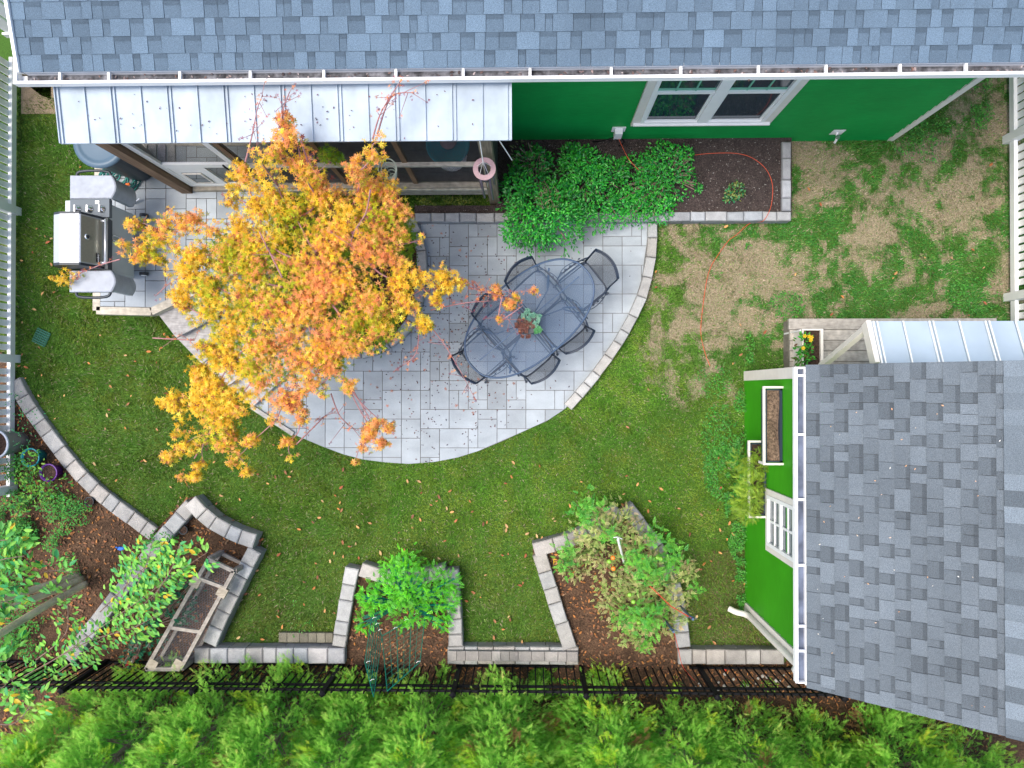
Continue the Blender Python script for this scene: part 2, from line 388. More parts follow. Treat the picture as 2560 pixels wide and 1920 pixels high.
# lawn sheet
nx, ny = 330, 250
gx = np.linspace(-8.6, 8.2, nx); gy = np.linspace(-4.0, 5.6, ny); GX, GY = np.meshgrid(gx, gy)
GZ = np.full(GX.shape, 0.0) + .012 * (fbm(GX, GY, .8) - .5)
Vl = np.stack([GX, GY, GZ], 2).reshape(-1, 3)
idx = np.arange(nx * ny).reshape(ny, nx); Fl = np.stack([idx[:-1, :-1], idx[:-1, 1:], idx[1:, 1:], idx[1:, :-1]], 2).reshape(-1, 4)
cx = (GX[:-1, :-1] + .02).ravel(); cy = (GY[:-1, :-1] + .02).ravel(); dd = dryness(cx, cy)[:, None]
tan = np.array([.34, .26, .19]); gr = np.array([.05, .12, .015]); dm = dirtmask(cx, cy)[:, None]
tancol = tan * (1 - dm) + dirtc * dm
cl = gr * (1 - dd) + tancol * dd
structure(mkmesh('lawn', Vl, Fl, cl, M['lawn'], smooth=True))
# grass blades
def make_grass(n):
    x = RNG.uniform(-7.6, 7.0, n * 2); y = RNG.uniform(-3.75, 4.7, n * 2)
    k = ~in_any(x, y, nograss) & ((y < HWY) | (x > 5.1) | (x < -4.9))
    x = x[k]; y = y[k]; d = dryness(x, y); dmk = dirtmask(x, y)
    dens = np.clip(1.05 - d * .55, .1, 1); k = RNG.random(len(x)) < dens; x = x[k]; y = y[k]; d = d[k]; dmk = dmk[k]; n = len(x)
    a = fbm(x, y, 2.5, 2) * 9 + RNG.normal(size=n) * 1.0; tl = RNG.uniform(.35, 1.25, n)
    tuft = np.clip((fbm(x + 9, y, 4.0, 3) - .35) * 2.6, .25, 1.5)
    L = RNG.uniform(.03, .075, n) * (.55 + .6 * tuft) * (1 - .3 * d)
    w_ = RNG.uniform(.003, .0065, n)
    dx = np.cos(a) * np.sin(tl); dy = np.sin(a) * np.sin(tl); dz = np.cos(tl)
    b = np.stack([x, y, np.full(n, .0)], 1); sd_ = np.stack([-np.sin(a), np.cos(a), np.zeros(n)], 1) * w_[:, None]
    tip = b + np.stack([dx, dy, dz], 1) * L[:, None]
    V = np.stack([b - sd_, b + sd_, tip], 1).reshape(-1, 3)
    isd = RNG.random(n) < np.clip(d * 1.15 + .06, 0, .97)
    n1 = fbm(x, y, .9, 3)[:, None]; n2 = vnoise(x, y, 5.0)[:, None]
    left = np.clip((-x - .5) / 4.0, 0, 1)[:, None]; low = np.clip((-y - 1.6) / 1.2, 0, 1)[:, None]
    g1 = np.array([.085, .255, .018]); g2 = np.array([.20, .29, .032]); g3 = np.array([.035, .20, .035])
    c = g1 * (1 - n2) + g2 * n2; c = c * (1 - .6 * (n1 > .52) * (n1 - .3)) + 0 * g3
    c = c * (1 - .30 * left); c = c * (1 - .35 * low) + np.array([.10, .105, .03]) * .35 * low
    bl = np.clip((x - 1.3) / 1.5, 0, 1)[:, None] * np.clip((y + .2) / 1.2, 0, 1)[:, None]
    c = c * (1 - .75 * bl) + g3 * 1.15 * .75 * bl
    hl = (RNG.random(n) < .06)[:, None]; c = np.where(hl, np.array([.22, .34, .07]), c)
    t_ = mixcol([(.44, .33, .24), (.52, .41, .32), (.32, .23, .17), (.22, .26, .08), (.16, .22, .06)], n, .15)
    t_ = np.where((dmk > RNG.random(n))[:, None], t_ * np.array([.5, .42, .35]), t_)
    c = np.where(isd[:, None], t_, c * (1 + .30 * RNG.normal(size=(n, 1))))
    c = np.clip(c, .004, .9)
    return V, np.arange(3 * n).reshape(n, 3), c
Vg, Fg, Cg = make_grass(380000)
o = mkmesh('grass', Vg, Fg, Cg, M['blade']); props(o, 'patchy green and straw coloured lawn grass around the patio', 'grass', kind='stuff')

# mulch beds
def sheet(name, poly, z, m, seg=0):
    b = MB(); b.add([(p[0], p[1], z) for p in poly], [tuple(range(len(poly)))]); bm = bmesh.new()
    o = b.build(name, m); bm.from_mesh(o.data); bmesh.ops.triangulate(bm, faces=bm.faces); 
    bmesh.ops.recalc_face_normals(bm, faces=bm.faces)
    if bm.faces[:][0].normal.z < 0: bmesh.ops.reverse_faces(bm, faces=bm.faces)
    bm.to_mesh(o.data); bm.free(); return structure(o)
sheet('mulch_bed_house', bed_house, .14, M['darkmulch']); sheet('mulch_bed_maple', ring_bed, .14, M['mulch'])
sheet('mulch_bed_corner', bed_left, .05, M['mulch']); sheet('mulch_bed_middle', bed_mid, .12, M['mulch'])
sheet('mulch_bed_vegetable', bed_tom, .12, M['mulch']); sheet('mulch_ground_behind_fence', bottom, .02, M['mulch'])
sheet('bare_soil_beside_house', [P(20, 190), P(130, 190), P(130, 250), P(105, 240), P(60, 205), P(20, 200)], .02, M['mulch'])

# patio pavers
def clip_poly(poly, cpoly):
    out_ = poly; n = len(cpoly)
    for i in range(n):
        a = cpoly[i]; b = cpoly[(i + 1) % n]; inp = out_; out_ = []
        if not inp: break
        def side(p): return (b[0] - a[0]) * (p[1] - a[1]) - (b[1] - a[1]) * (p[0] - a[0])
        for j in range(len(inp)):
            p, q = inp[j], inp[(j + 1) % len(inp)]; sp_, sq = side(p), side(q)
            if sp_ <= 0: out_.append(p)
            if (sp_ < 0 < sq) or (sq < 0 < sp_):
                t = sp_ / (sp_ - sq); out_.append((p[0] + (q[0] - p[0]) * t, p[1] + (q[1] - p[1]) * t))
    return out_
def paver_field(mb, x0, x1, y0, y1, z0, z1, clip, U=.1345, seed=3, cols=None):
    rnd = random.Random(seed); nx_ = int((x1 - x0) / U) + 1; ny_ = int((y1 - y0) / U) + 1; occ = set()
    sizes = [(2, 2), (2, 2), (2, 3), (3, 2), (2, 1), (1, 2), (3, 2), (2, 2), (2, 3)]
    for j in range(ny_):
        for i in range(nx_):
            if (i, j) in occ: continue
            opt = sizes[:]; rnd.shuffle(opt)
            for sx, sy in opt + [(1, 1)]:
                if all((i + a, j + b) not in occ for a in range(sx) for b in range(sy)):
                    if (sx, sy) != (1, 1) or True: break
            for a in range(sx):
                for b in range(sy): occ.add((i + a, j + b))
            gp = .0028; X0 = x0 + i * U + gp; X1 = x0 + (i + sx) * U - gp; Y1 = y1 - j * U - gp; Y0 = y1 - (j + sy) * U + gp
            pol = [(X0, Y0), (X1, Y0), (X1, Y1), (X0, Y1)]
            if clip: pol = clip_poly(pol, clip)
            if len(pol) < 3: continue
            v = .95 * rnd.choice([.40, .415, .43, .395, .41, .42, .385, .34, .42, .36]) * rnd.uniform(.95, 1.05)
            col = (v * .88, v * .98, v * 1.07)
            mb.prism(pol, z0, z1 + rnd.uniform(0, .0015), col, ch=.0018, sidecol=(v * .6,) * 3)
b = MB(); po = [(p.x, p.y) for p in patio_outer]
clipP = po + [(P(560, 900).x, P(560, 900).y), (-4.1, 2.6), (1.85, 2.6)]
# orientation: make clockwise
def area(p): return sum(p[i][0] * p[(i + 1) % len(p)][1] - p[(i + 1) % len(p)][0] * p[i][1] for i in range(len(p)))
clipC = po + [(P(560, 900).x, P(560, 900).y), (P(560, 900).x, P(0, 548).y), (P(1625, 0).x, P(0, 548).y)]
if area(clipC) > 0: clipC = clipC[::-1]
paver_field(b, P(560, 0).x, P(1640, 0).x, P(0, 1170).y, P(0, 553).y, .0, .045, clipC, seed=5)
structure(b.build('patio', M['paver']))
sheet('patio_bedding', patio_outer + [P(560, 900), P(600, 760), P(690, 548)], .036, M['joint'])

# retaining walls of cast stone blocks
def stones(name, pts_px, ztop, width, label, group='low walls of cast stone blocks', blk=(.18, .30), z0=0, tone=(.44, .43, .42), courses=True, seed=1, smooth=True, flip=False):
    rnd = random.Random(seed); pts = [P(x, y, ztop) for x, y in pts_px]
    line = spline(pts, 10) if smooth else pts
    if not smooth:
        l2 = []
        for i in range(len(line) - 1):
            for k in range(20): l2.append(line[i].lerp(line[i + 1], k / 20))
        line = l2 + [line[-1]]
    cum = [0]
    for i in range(len(line) - 1): cum.append(cum[-1] + (line[i + 1] - line[i]).length)
    def at(s_):
        s_ = max(0, min(cum[-1] - 1e-6, s_)); i = 0
        while cum[i + 1] < s_: i += 1
        t = (s_ - cum[i]) / (cum[i + 1] - cum[i] + 1e-9); p = line[i].lerp(line[i + 1], t); d = (line[min(i + 2, len(line) - 1)] - line[max(i - 1, 0)]).normalized()
        return p, Vector((-d.y, d.x, 0))
    mb = MB()
    def row(z0_, z1_, wid, off, ch, dark):
        s_ = 0
        while s_ < cum[-1] - .02:
            L = rnd.uniform(*blk); e = s_ + L
            if cum[-1] - e < .12: e = cum[-1]
            p0, n0 = at(s_ + .004); p1, n1 = at(e - .004); h = wid / 2
            j = lambda: rnd.uniform(-.005, .005)
            po_ = [p0 - n0 * (h + j()) + n0 * off, p1 - n1 * (h + j()) + n1 * off, p1 + n1 * (h + j()) + n1 * off, p0 + n0 * (h + j()) + n0 * off]
            v = rnd.uniform(.66, .93) * dark; bl = rnd.uniform(-.03, .05)
            c = (tone[0] * v * (1 - bl), tone[1] * v, tone[2] * v * (1 + bl))
            mb.prism([(q.x, q.y) for q in po_], z0_, z1_ + rnd.uniform(-.004, .004), c, ch=ch, sidecol=tuple(k * .92 for k in c)); s_ = e
    if courses and ztop > .17:
        row(z0, ztop - .09, width * .97, 0, .006, .9); row(ztop - .088, ztop, width, 0, .014, 1)
    else: row(z0, ztop, width, 0, .012, 1)
    o = mb.build(name, M['stone']); props(o, label, 'stone wall', group); return o
stones('stone_wall', [(1036, 543), (1200, 543), (1400, 542), (1643, 541), (1810, 540), (1979, 540)], .20, .125, 'long straight grey block wall between patio and house bed', seed=2, smooth=False, tone=(.42, .43, .45))
stones('stone_wall', [(1967, 353), (1967, 440), (1967, 527)], .20, .115, 'short grey block wall closing the right end of the house bed', seed=3, smooth=False, tone=(.44, .44, .46))
stones('stone_wall', [(1632, 556), (1631, 620), (1622, 680), (1604, 745), (1572, 812), (1530, 880), (1478, 950), (1420, 1018)], .14, .135, 'curved block edging along the right side of the patio', seed=4, tone=(.47, .46, .44))
stones('stone_wall', [(1020, 540), (1045, 590), (1054, 650), (1051, 710), (1042, 765), (1015, 820), (965, 862), (905, 884), (845, 880), (800, 856)], .20, .135, 'curved block wall holding the bed under the orange maple', seed=5, tone=(.40, .40, .40))
stones('stone_wall', [(33, 950), (64, 1010), (100, 1061), (140, 1116), (181, 1168), (227, 1217), (282, 1262), (337, 1303), (382, 1336)], .10, .20, 'long curved block edging beside the pots at lower left', seed=6, tone=(.45, .43, .41))
stones('stone_wall', [(478, 1262), (400, 1350), (330, 1440), (240, 1555), (165, 1650)], .22, .20, 'block wall running down left under the broad-leaved shrub', seed=7, tone=(.42, .41, .40))
stones('stone_wall', [(474, 1252), (520, 1300), (580, 1335), (636, 1355)], .26, .20, 'short block wall on the lawn side of the wire cold frame bed', seed=8, tone=(.46, .45, .44))
stones('stone_wall', [(636, 1375), (592, 1460), (555, 1535), (522, 1612)], .26, .20, 'block wall right beside the chicken wire frame', seed=9, tone=(.44, .43, .42), smooth=False)
stones('stone_wall', [(484, 1640), (600, 1640), (720, 1640), (862, 1640)], .24, .21, 'straight white-grey block wall at the fence, left of the green bush', seed=10, tone=(.50, .49, .50), smooth=False)
stones('stone_wall', [(880, 1420), (868, 1480), (857, 1545), (846, 1618)], .24, .19, 'block wall on the left side of the bright green bush', seed=11, tone=(.47, .45, .43), smooth=False)
stones('stone_wall', [(900, 1424), (950, 1440), (1010, 1448), (1070, 1440), (1115, 1430)], .24, .19, 'curved block wall behind the bright green bush', seed=12, tone=(.46, .44, .42))
stones('stone_wall', [(1128, 1425), (1132, 1500), (1137, 1560), (1139, 1617)], .24, .19, 'block wall on the right side of the bright green bush', seed=13, tone=(.46, .44, .42), smooth=False)
stones('stone_wall', [(1118, 1639), (1230, 1640), (1340, 1640), (1447, 1641)], .22, .24, 'straight block wall at the fence, topped with small square pavers', seed=14, tone=(.48, .46, .42), smooth=False)
stones('stone_wall', [(1348, 1385), (1372, 1460), (1399, 1545), (1425, 1624)], .24, .19, 'block wall on the left side of the tomato bed', seed=15, tone=(.46, .44, .41), smooth=False)
stones('stone_wall', [(1334, 1376), (1395, 1360), (1450, 1342), (1505, 1312), (1550, 1275)], .24, .19, 'curved block wall on the lawn side of the tomato bed', seed=16, tone=(.45, .43, .41))
stones('stone_wall', [(1567, 1268), (1610, 1325), (1658, 1395), (1692, 1490), (1710, 1620)], .24, .19, 'bending block wall on the shed side of the tomato bed', seed=17, tone=(.43, .42, .41))
stones('stone_wall', [(1696, 1643), (1790, 1643), (1880, 1643), (1962, 1644)], .20, .20, 'short block wall between tomato bed and shed corner', seed=18, tone=(.42, .39, .36), smooth=False)
# small pavers laid on or before walls
def small_pavers(pts, z0, z1, label, seed, tone):
    rnd = random.Random(seed); mb = MB(); a = P(*pts[0], z1); c = P(*pts[1], z1); L = (c - a).length; s_ = 0
    while s_ < L - .05:
        e = min(L, s_ + rnd.choice([.12, .12, .18])); v = rnd.uniform(.7, 1.15); h = .068
        mb.prism([(a.x + s_ + .002, a.y - h), (a.x + e - .002, a.y - h), (a.x + e - .002, a.y + h), (a.x + s_ + .002, a.y + h)], z0, z1, tuple(q * v for q in tone), ch=.005); s_ = e
    props(mb.build('paver_row', M['stone']), label, 'paver row')
small_pavers(((1120, 1640), (1445, 1641)), .225, .28, 'row of small dark square pavers capping the wall at the fence', 3, (.29, .27, .25))
small_pavers(((696, 1594), (832, 1592)), .01, .07, 'row of mossy square pavers in the grass before the left fence wall', 4, (.20, .185, .14))

# ============================================================ HOUSE
def shingle_roof(mb, org, u, v, LU, LV, seed, expo=.145, base=.13, tint=(.86, 1.0, 1.2), spread=.35):
    """org: eave corner, u along eave, v up slope"""
    rnd = random.Random(seed); u = Vector(u).normalized(); v = Vector(v).normalized(); n = u.cross(v)
    if n.z < 0: n = -n
    rows = int(LV / expo) + 1; org = Vector(org)
    for r in range(rows):
        v0 = r * expo; v1 = min(LV, v0 + expo + .02)
        if v0 >= LV: break
        def pt(a, b, h): return org + u * a + v * b + n * h
        a = 0; raised = rnd.random() < .5
        while a < LU - .001:
            wd = rnd.choice([.10, .13, .16, .19, .22]) if raised else rnd.choice([.07, .10, .13, .16])
            e = min(LU, a + wd); k = rnd.uniform(1 - spread, 1 + spread * .75); k = k * (1.08 if raised else .86)
            c = tuple(base * k * t for t in tint)
            hb = .013 if raised else .008
            g_ = .002
            q = [pt(a + g_, v0, hb), pt(e - g_, v0, hb), pt(e - g_, v1, .003), pt(a + g_, v1, .003)]
            mb.quad(*q, c)
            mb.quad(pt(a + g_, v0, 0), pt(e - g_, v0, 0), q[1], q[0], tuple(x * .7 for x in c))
            if not raised:
                # dark shade band put into the colour at the top of a cut-out
                vs = v0 + expo * .72; hs = .0075
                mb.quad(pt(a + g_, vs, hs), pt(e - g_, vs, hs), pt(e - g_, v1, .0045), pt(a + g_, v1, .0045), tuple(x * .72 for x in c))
            else:
                for aa in (a + g_, e - g_):
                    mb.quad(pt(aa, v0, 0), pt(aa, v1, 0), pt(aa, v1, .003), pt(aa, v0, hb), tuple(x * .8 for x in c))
            a = e; raised = not raised if rnd.random() < .88 else raised
def siding(mb, a, b, z0, z1, n, lap=.15, col=(1, 1, 1)):
    """lap siding from a to b (xy), outward normal n"""
    z = z0
    while z < z1 - .001:
        t = min(z1, z + lap); o0 = .022; o1 = .003
        A = lambda p, zz, of: (p[0] + n[0] * of, p[1] + n[1] * of, zz)
        mb.quad(A(a, z, o0), A(b, z, o0), A(b, t, o1), A(a, t, o1), col); mb.quad(A(a, z, 0), A(b, z, 0), A(b, z, o0), A(a, z, o0), col); z = t
EZ = 3.30; EY = 2.958
house = thing('house', 'green sided house with grey shingle roof and white gutter along the top of the photo', 'house', (0, HWY, 0))
b = MB(); siding(b, (-4.62, HWY), (5.03, HWY), .0, EZ, (0, -1), .152); siding(b, (5.05, HWY), (5.05, 9.0), 0, EZ, (1, 0), .152)
b.quad((-4.62, HWY, 0), (-4.62, 9, 0), (-4.62, 9, EZ), (-4.62, HWY, EZ)); b.quad((-4.62, 9, 0), (5.05, 9, 0), (5.05, 9, EZ), (-4.62, 9, EZ))
b.build('wall', M['green_house'], house)
b = MB(); b.box(5.0, 5.085, HWY - .03, HWY + .09, 0, EZ - .02); b.build('corner_trim', M['cream'], house)
RX0 = -4.85; slope = rad(15)
b = MB(); org = Vector((RX0, EY + .085, EZ + .02)); vv = Vector((0, math.cos(slope), math.sin(slope)))
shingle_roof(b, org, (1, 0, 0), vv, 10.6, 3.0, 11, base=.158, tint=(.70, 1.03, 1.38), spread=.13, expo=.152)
top = org + vv * 3.0
b.quad(org - Vector((0, 0, .03)), org + Vector((10.6, 0, -.03)), top + Vector((10.6, 0, -.01)), top - Vector((0, 0, .01)), (.1, .12, .15))
b.quad(top, top + Vector((10.6, 0, 0)), (5.75, 9.3, EZ), (RX0, 9.3, EZ), (.15, .17, .2))
roof = b.build('roof', M['shingle'], house)
b = MB(); b.box(RX0 + .02, 5.75, EY + .10, HWY - .02, EZ - .03, EZ + .0); b.box(RX0 + .01, 5.75, EY + .088, EY + .10, EZ - .14, EZ + .012); b.build('soffit', M['white'], house)
b = MB(); b.quad((RX0 - .0, EY + .005, EZ - .06), (5.75, EY + .005, EZ - .06), (5.75, EY + .087, EZ - .06), (RX0, EY + .087, EZ - .06)); gd = b
b = MB(); b.box(-4.94, 5.75, EY - .02, EY + .004, EZ - .065, EZ); b.box(-4.94, 5.75, EY - .022, EY + .006, EZ - .002, EZ + .012); b.box(-4.94, 5.75, EY, EY + .086, EZ - .072, EZ - .0652)
b.box(-4.94, -4.905, EY + .0062, EY + .75, EZ - .064, EZ + .012)
gut = b.build('gutter', M['white'], house); gd.build('debris', M['gutterdirt'], gut)
for x in (150, 272, 450, 626, 810, 990, 1158, 1325, 1528, 1702, 1896, 2065, 2250, 2415):
    X = P(x, 180, EZ).x; b = MB(); b.box(X - .012, X + .012, EY + .002, EY + .088, EZ - .02, EZ + .008); b.build('hanger', M['white'], gut)
# rake board and left gable trim
b = MB(); b.bar((RX0 - .015, EY + .085, EZ + .0), tuple(top + Vector((-.015, 0, -.03))), .03, .12); b.build('rake_board', M['white'], house)
# big double window
wx0, wx1, wz0, wz1 = 1.34, 3.13, .70, 2.35; fy = HWY - .018
win = MB(); 
def frame_rect(mb, x0, x1, z0, z1, t, y0, y1):
    mb.box(x0, x0 + t, y0, y1, z0, z1); mb.box(x1 - t, x1, y0, y1, z0, z1); mb.box(x0 + t, x1 - t, y0, y1, z0, z0 + t); mb.box(x0 + t, x1 - t, y0, y1, z1 - t, z1)
frame_rect(win, wx0, wx1, wz0, wz1, .10, fy - .034, fy); wo = win.build('window', M['cream'], house)
b = MB(); frame_rect(b, wx0 + .1, wx1 - .1, wz0 + .1, wz1 - .1, .05, fy - .045, fy); mx = (wx0 + wx1) / 2
b.box(mx - .07, mx + .07, fy - .045, fy, wz0 + .15, wz1 - .15); b.box(wx0 + .02, wx1 - .02, fy - .07, fy - .031, wz0 + .085, wz0 + .11)
for a0, a1 in ((wx0 + .15, mx - .07), (mx + .07, wx1 - .15)):
    frame_rect(b, a0, a1, wz0 + .15, 1.70, .03, fy - .022, fy - .012); b.box(a0, a1, fy - .035, fy - .005, 1.70, 1.755)
b.build('frame', M['white'], wo)
b = MB(); b.box(wx0 + .15, wx1 - .15, fy - .009, fy - .006, wz0 + .15, wz1 - .15); b.build('pane', M['glass'], wo)
b = MB()
for a0, a1 in ((wx0 + .15, mx - .07), (mx + .07, wx1 - .15)):
    for t in (1 / 3, 2 / 3): xx = a0 + (a1 - a0) * t; b.box(xx - .01, xx + .01, fy - .02, fy - .010, 1.755, wz1 - .15)
    b.box(a0, a1, fy - .0125, fy - .010, 1.755, 1.815)
b.build('muntin', M['windowgreen'], wo)
# outlet, faucet, meter box
ot = P(1546, 325, .0); OX = (1546 - 1320) * 9.5 / F
t_ = thing('wall_outlet', 'white covered socket on green house wall above the leafy bed', 'outlet', (OX, HWY - .02, .45))
b = MB(); b.box(OX - .09, OX + .09, HWY - .03, HWY - .017, .44, .60); b.box(OX - .05, OX + .05, HWY - .10, HWY - .03, .36, .56); b.build('cover', M['white'], t_)
b = MB(); b.tube(spline([(OX - .04, HWY - .08, .38), (OX - .2, HWY - .1, .30), (OX - .32, HWY - .08, .22)]), .008); b.tube(spline([(OX + .04, HWY - .08, .38), (OX + .10, HWY - .12, .3), (OX + .04, HWY - .14, .2)]), .008); b.build('cable', M['black'], t_)
FX = (2085 - 1320) * 9.7 / F
t_ = thing('hose_faucet', 'small white outdoor tap on green wall near the house corner', 'faucet', (FX, HWY, .3))
b = MB(); b.box(FX - .08, FX + .08, HWY - .024, HWY - .017, .26, .42); b.tube([(FX, HWY - .02, .33), (FX, HWY - .11, .31), (FX, HWY - .13, .25)], .016, 8); b.build('spout', M['white'], t_)
b = MB(); b.lathe((FX, HWY - .09, .345), [(.001, .01), (.032, .008), (.032, 0), (.001, -.004)], 12); b.build('handle', M['chrome'], t_)
t_ = MB(); t_.box(5.085, 5.17, HWY + .12, HWY + .26, 1.25, 1.5); t_.tube([(5.11, HWY + .1, 1.3), (5.14, HWY + .08, .7), (5.11, HWY + .09, .2)], .012); props(t_.build('meter_box', M['white']), 'small pale cable box on the side wall behind the house corner trim', 'meter box')

# ============================================================ SCREENED PORCH
PY = 2.62; DZ = .70
porch = thing('screened_porch', 'screened porch with white metal roof behind the orange maple', 'porch', (-2.5, PY, 0))
def seam_roof(mb, x0, x1, ya, za, yb, zb, ribs, panel_col=(1, 1, 1)):
    th = .02
    mb.add([(x0, ya, za), (x1, ya, za), (x1, yb, zb), (x0, yb, zb), (x0, ya, za - th), (x1, ya, za - th), (x1, yb, zb - th), (x0, yb, zb - th)],
           [(0, 1, 2, 3), (7, 6, 5, 4), (4, 5, 1, 0), (5, 6, 2, 1), (6, 7, 3, 2), (7, 4, 0, 3)])
    for x, dbl in ribs:
        for dx in ((-.018, .018) if dbl else (0,)):
            mb.bar((x + dx, ya, za + .009), (x + dx, yb, zb + .009), .010 if dbl else .012, .02)
b = MB(); rx0 = -(1320 - 131) * 6.95 / F; rx1 = -(1320 - 1279) * 6.95 / F; ribs = []; k = 0; x = rx0 + .02
while x < rx1 - .1: ribs.append((x, k % 2 == 0)); x += .279; k += 1
ribs.append((rx1 - .02, True))
seam_roof(b, rx0, rx1, 2.45, 3.05, HWY - .02, 3.24, ribs); b.build('metal_roof', M['galv'], porch)
bw = (.20, .12, .07)
px_list = [-4.51, -3.40, -2.35, -1.45, -.46]
for i, X in enumerate(px_list):
    b = MB(); wd = .14 if i in (0, 4) else .06; c = bw if i else (.17, .11, .07); z0 = 0.02 if i == 4 else DZ
    c = (.20, .17, .12) if i == 4 else c
    b.box(X - wd / 2, X + wd / 2, PY - (.02 if i in (0, 4) else -.05), PY + .10, z0, 3.03, c); b.build('post', M['brownwood'], porch)
    if i == 0:
        b = MB(); b.box(X - wd / 2 - .10, X - wd / 2 - .002, PY + .10, PY + .2, DZ, 3.0, (.16, .12, .07)); b.build('post', M['brownwood'], porch)
gw = (.30, .27, .22)
b = MB(); b.box(-3.36, -.53, PY, PY + .08, .50, .84, gw); b.box(-3.36, -.53, PY - .02, PY - .0015, .76, .80, (.38, .36, .30)); b.build('rail', M['oldwood'], porch)
b = MB(); b.box(-3.36, -.53, PY + .012, PY + .06, 1.64, 1.69, (.40, .38, .34)); b.build('rail', M['oldwood'], porch)
b = MB(); b.box(-4.44, -.39, PY + .0, PY + .09, 2.92, 3.0, bw); b.build('beam', M['brownwood'], porch)
b = MB(); b.box(-4.40, -3.42, PY - .0, PY + .09, DZ, .78, gw); b.build('rail', M['oldwood'], porch)
b = MB()
for i in range(6): b.box(-4.58, -.40, PY + .10 + i * .145, PY + .24 + i * .145, DZ - .04, DZ, (.12, .115, .12))
b.build('floor', M['oldwood'], porch)
b = MB(); b.quad((-3.40, PY + .065, .84), (-.5, PY + .065, .84), (-.5, PY + .065, 2.92), (-3.40, PY + .065, 2.92)); b.build('screen', M['screen'], porch)
b = MB(); b.quad((-.40, PY + .10, .7), (-.40, HWY, .7), (-.40, HWY, 3.0), (-.40, PY + .10, 3.0)); b.build('side_screen', M['screen'], porch)
b = MB(); b.quad((-4.57, PY + .10, .7), (-4.57, HWY, .7), (-4.57, HWY, 3.0), (-4.57, PY + .10, 3.0)); b.build('side_screen', M['screen'], porch)
# door
b = MB(); dx0, dx1, dz0, dz1 = -4.42, -3.46, .79, 2.85; dy = PY + .085
frame_rect(b, dx0, dx1, dz0, dz1, .075, dy - .035, dy); b.box(dx0 + .075, dx1 - .075, dy - .035, dy, 1.56, 1.68); b.box(dx0 + .46, dx0 + .52, dy - .033, dy - .003, dz0 + .075, 1.56)
b.box(dx0 + .075, dx0 + .46, dy - .030, dy - .003, dz0 + .075, dz0 + .14); b.box(dx0 + .075, dx0 + .46, dy - .030, dy - .003, 1.36, 1.56)
b.box(dx0 + .075, dx0 + .14, dy - .03, dy - .003, dz0 + .14, 1.36); b.box(dx0 + .40, dx0 + .46, dy - .03, dy - .003, dz0 + .14, 1.36)
door = b.build('door', M['white'], porch)
b = MB(); b.quad((dx0 + .075, dy - .006, dz0 + .07), (dx1 - .075, dy - .006, dz0 + .07), (dx1 - .075, dy - .006, dz1 - .07), (dx0 + .075, dy - .006, dz1 - .07)); b.build('screen', M['screen'], door)
b = MB(); frame_rect(b, dx0 + .15, dx0 + .39, .95, 1.34, .02, dy - .045, dy - .031); pf = b.build('pet_flap_frame', M['cream'], door)
b = MB(); b.box(dx0 + .17, dx0 + .37, dy - .04, dy - .034, .97, 1.32); b.build('pet_flap', M['glass'], door)
b = MB(); b.tube([(dx1 - .12, dy - .07, 1.6), (dx1 - .12, dy - .07, 1.75)], .012); b.build('handle', M['black'], door)
# teal round chair inside the porch
c = P(1120, 362, 1.15)
t_ = thing('round_chair', 'teal round bowl chair inside the screened porch', 'chair', (c.x, c.y, DZ))
b = MB(); b.lathe((c.x, c.y, 1.02), [(.02, .03), (.18, .04), (.26, .12), (.275, .16), (.26, .17), (.20, .09), (.01, .06)], 28); b.build('seat', M['teal'], t_, True)
b = MB(); b.lathe((c.x, c.y, DZ), [(.2, 0), (.2, .02), (.12, .2), (.2, .36), (.19, .37), (.10, .2), (.19, .0)], 20); b.build('base', M['oldwood'], t_)
b = MB(); b.lathe((c.x, c.y + .06, 1.12), [(.02, .05), (.10, .04), (.11, .0)], 16); b.build('cushion', M['chime'], t_, True)
# wind chime
cc = P(1211, 423, 2.25)
t_ = thing('wind_chime', 'pink ring wind chime with dark tubes hanging at the porch corner', 'wind chime', (cc.x, cc.y, 1.3))
b = MB(); b.lathe(cc, [(.07, 0), (.07, .018), (.125, .018), (.125, 0), (.07, 0)], 32); b.build('ring', M['chime'], t_)
for k in range(5):
    a = 2 * math.pi * k / 5 + .3; x = cc.x + .085 * math.cos(a); y = cc.y + .085 * math.sin(a); L = .55 + .08 * k
    b = MB(); b.tube([(x, y, 2.15), (x, y, 2.15 - L)], .014, 10); b.build('tube', M['chimetube'], t_, True)
b = MB()
for k in range(5):
    a = 2 * math.pi * k / 5 + .3; x = cc.x + .085 * math.cos(a); y = cc.y + .085 * math.sin(a); b.tube([(x, y, 2.25), (x, y, 2.14)], .003, 4)
    b.tube([(x, y, 2.27), (cc.x, cc.y, 2.5)], .002, 4)
b.tube([(cc.x, cc.y, 2.5), (cc.x, cc.y + .05, 3.03)], .006, 5); b.tube([(cc.x, cc.y, 2.5), (cc.x, cc.y, 1.55)], .002, 4); b.build('cord', M['white'], t_)
b = MB(); b.lathe((cc.x, cc.y, 1.9), [(.001, 0), (.045, 0), (.045, .02), (.001, .02)], 16); b.build('striker', M['darkplastic'], t_)
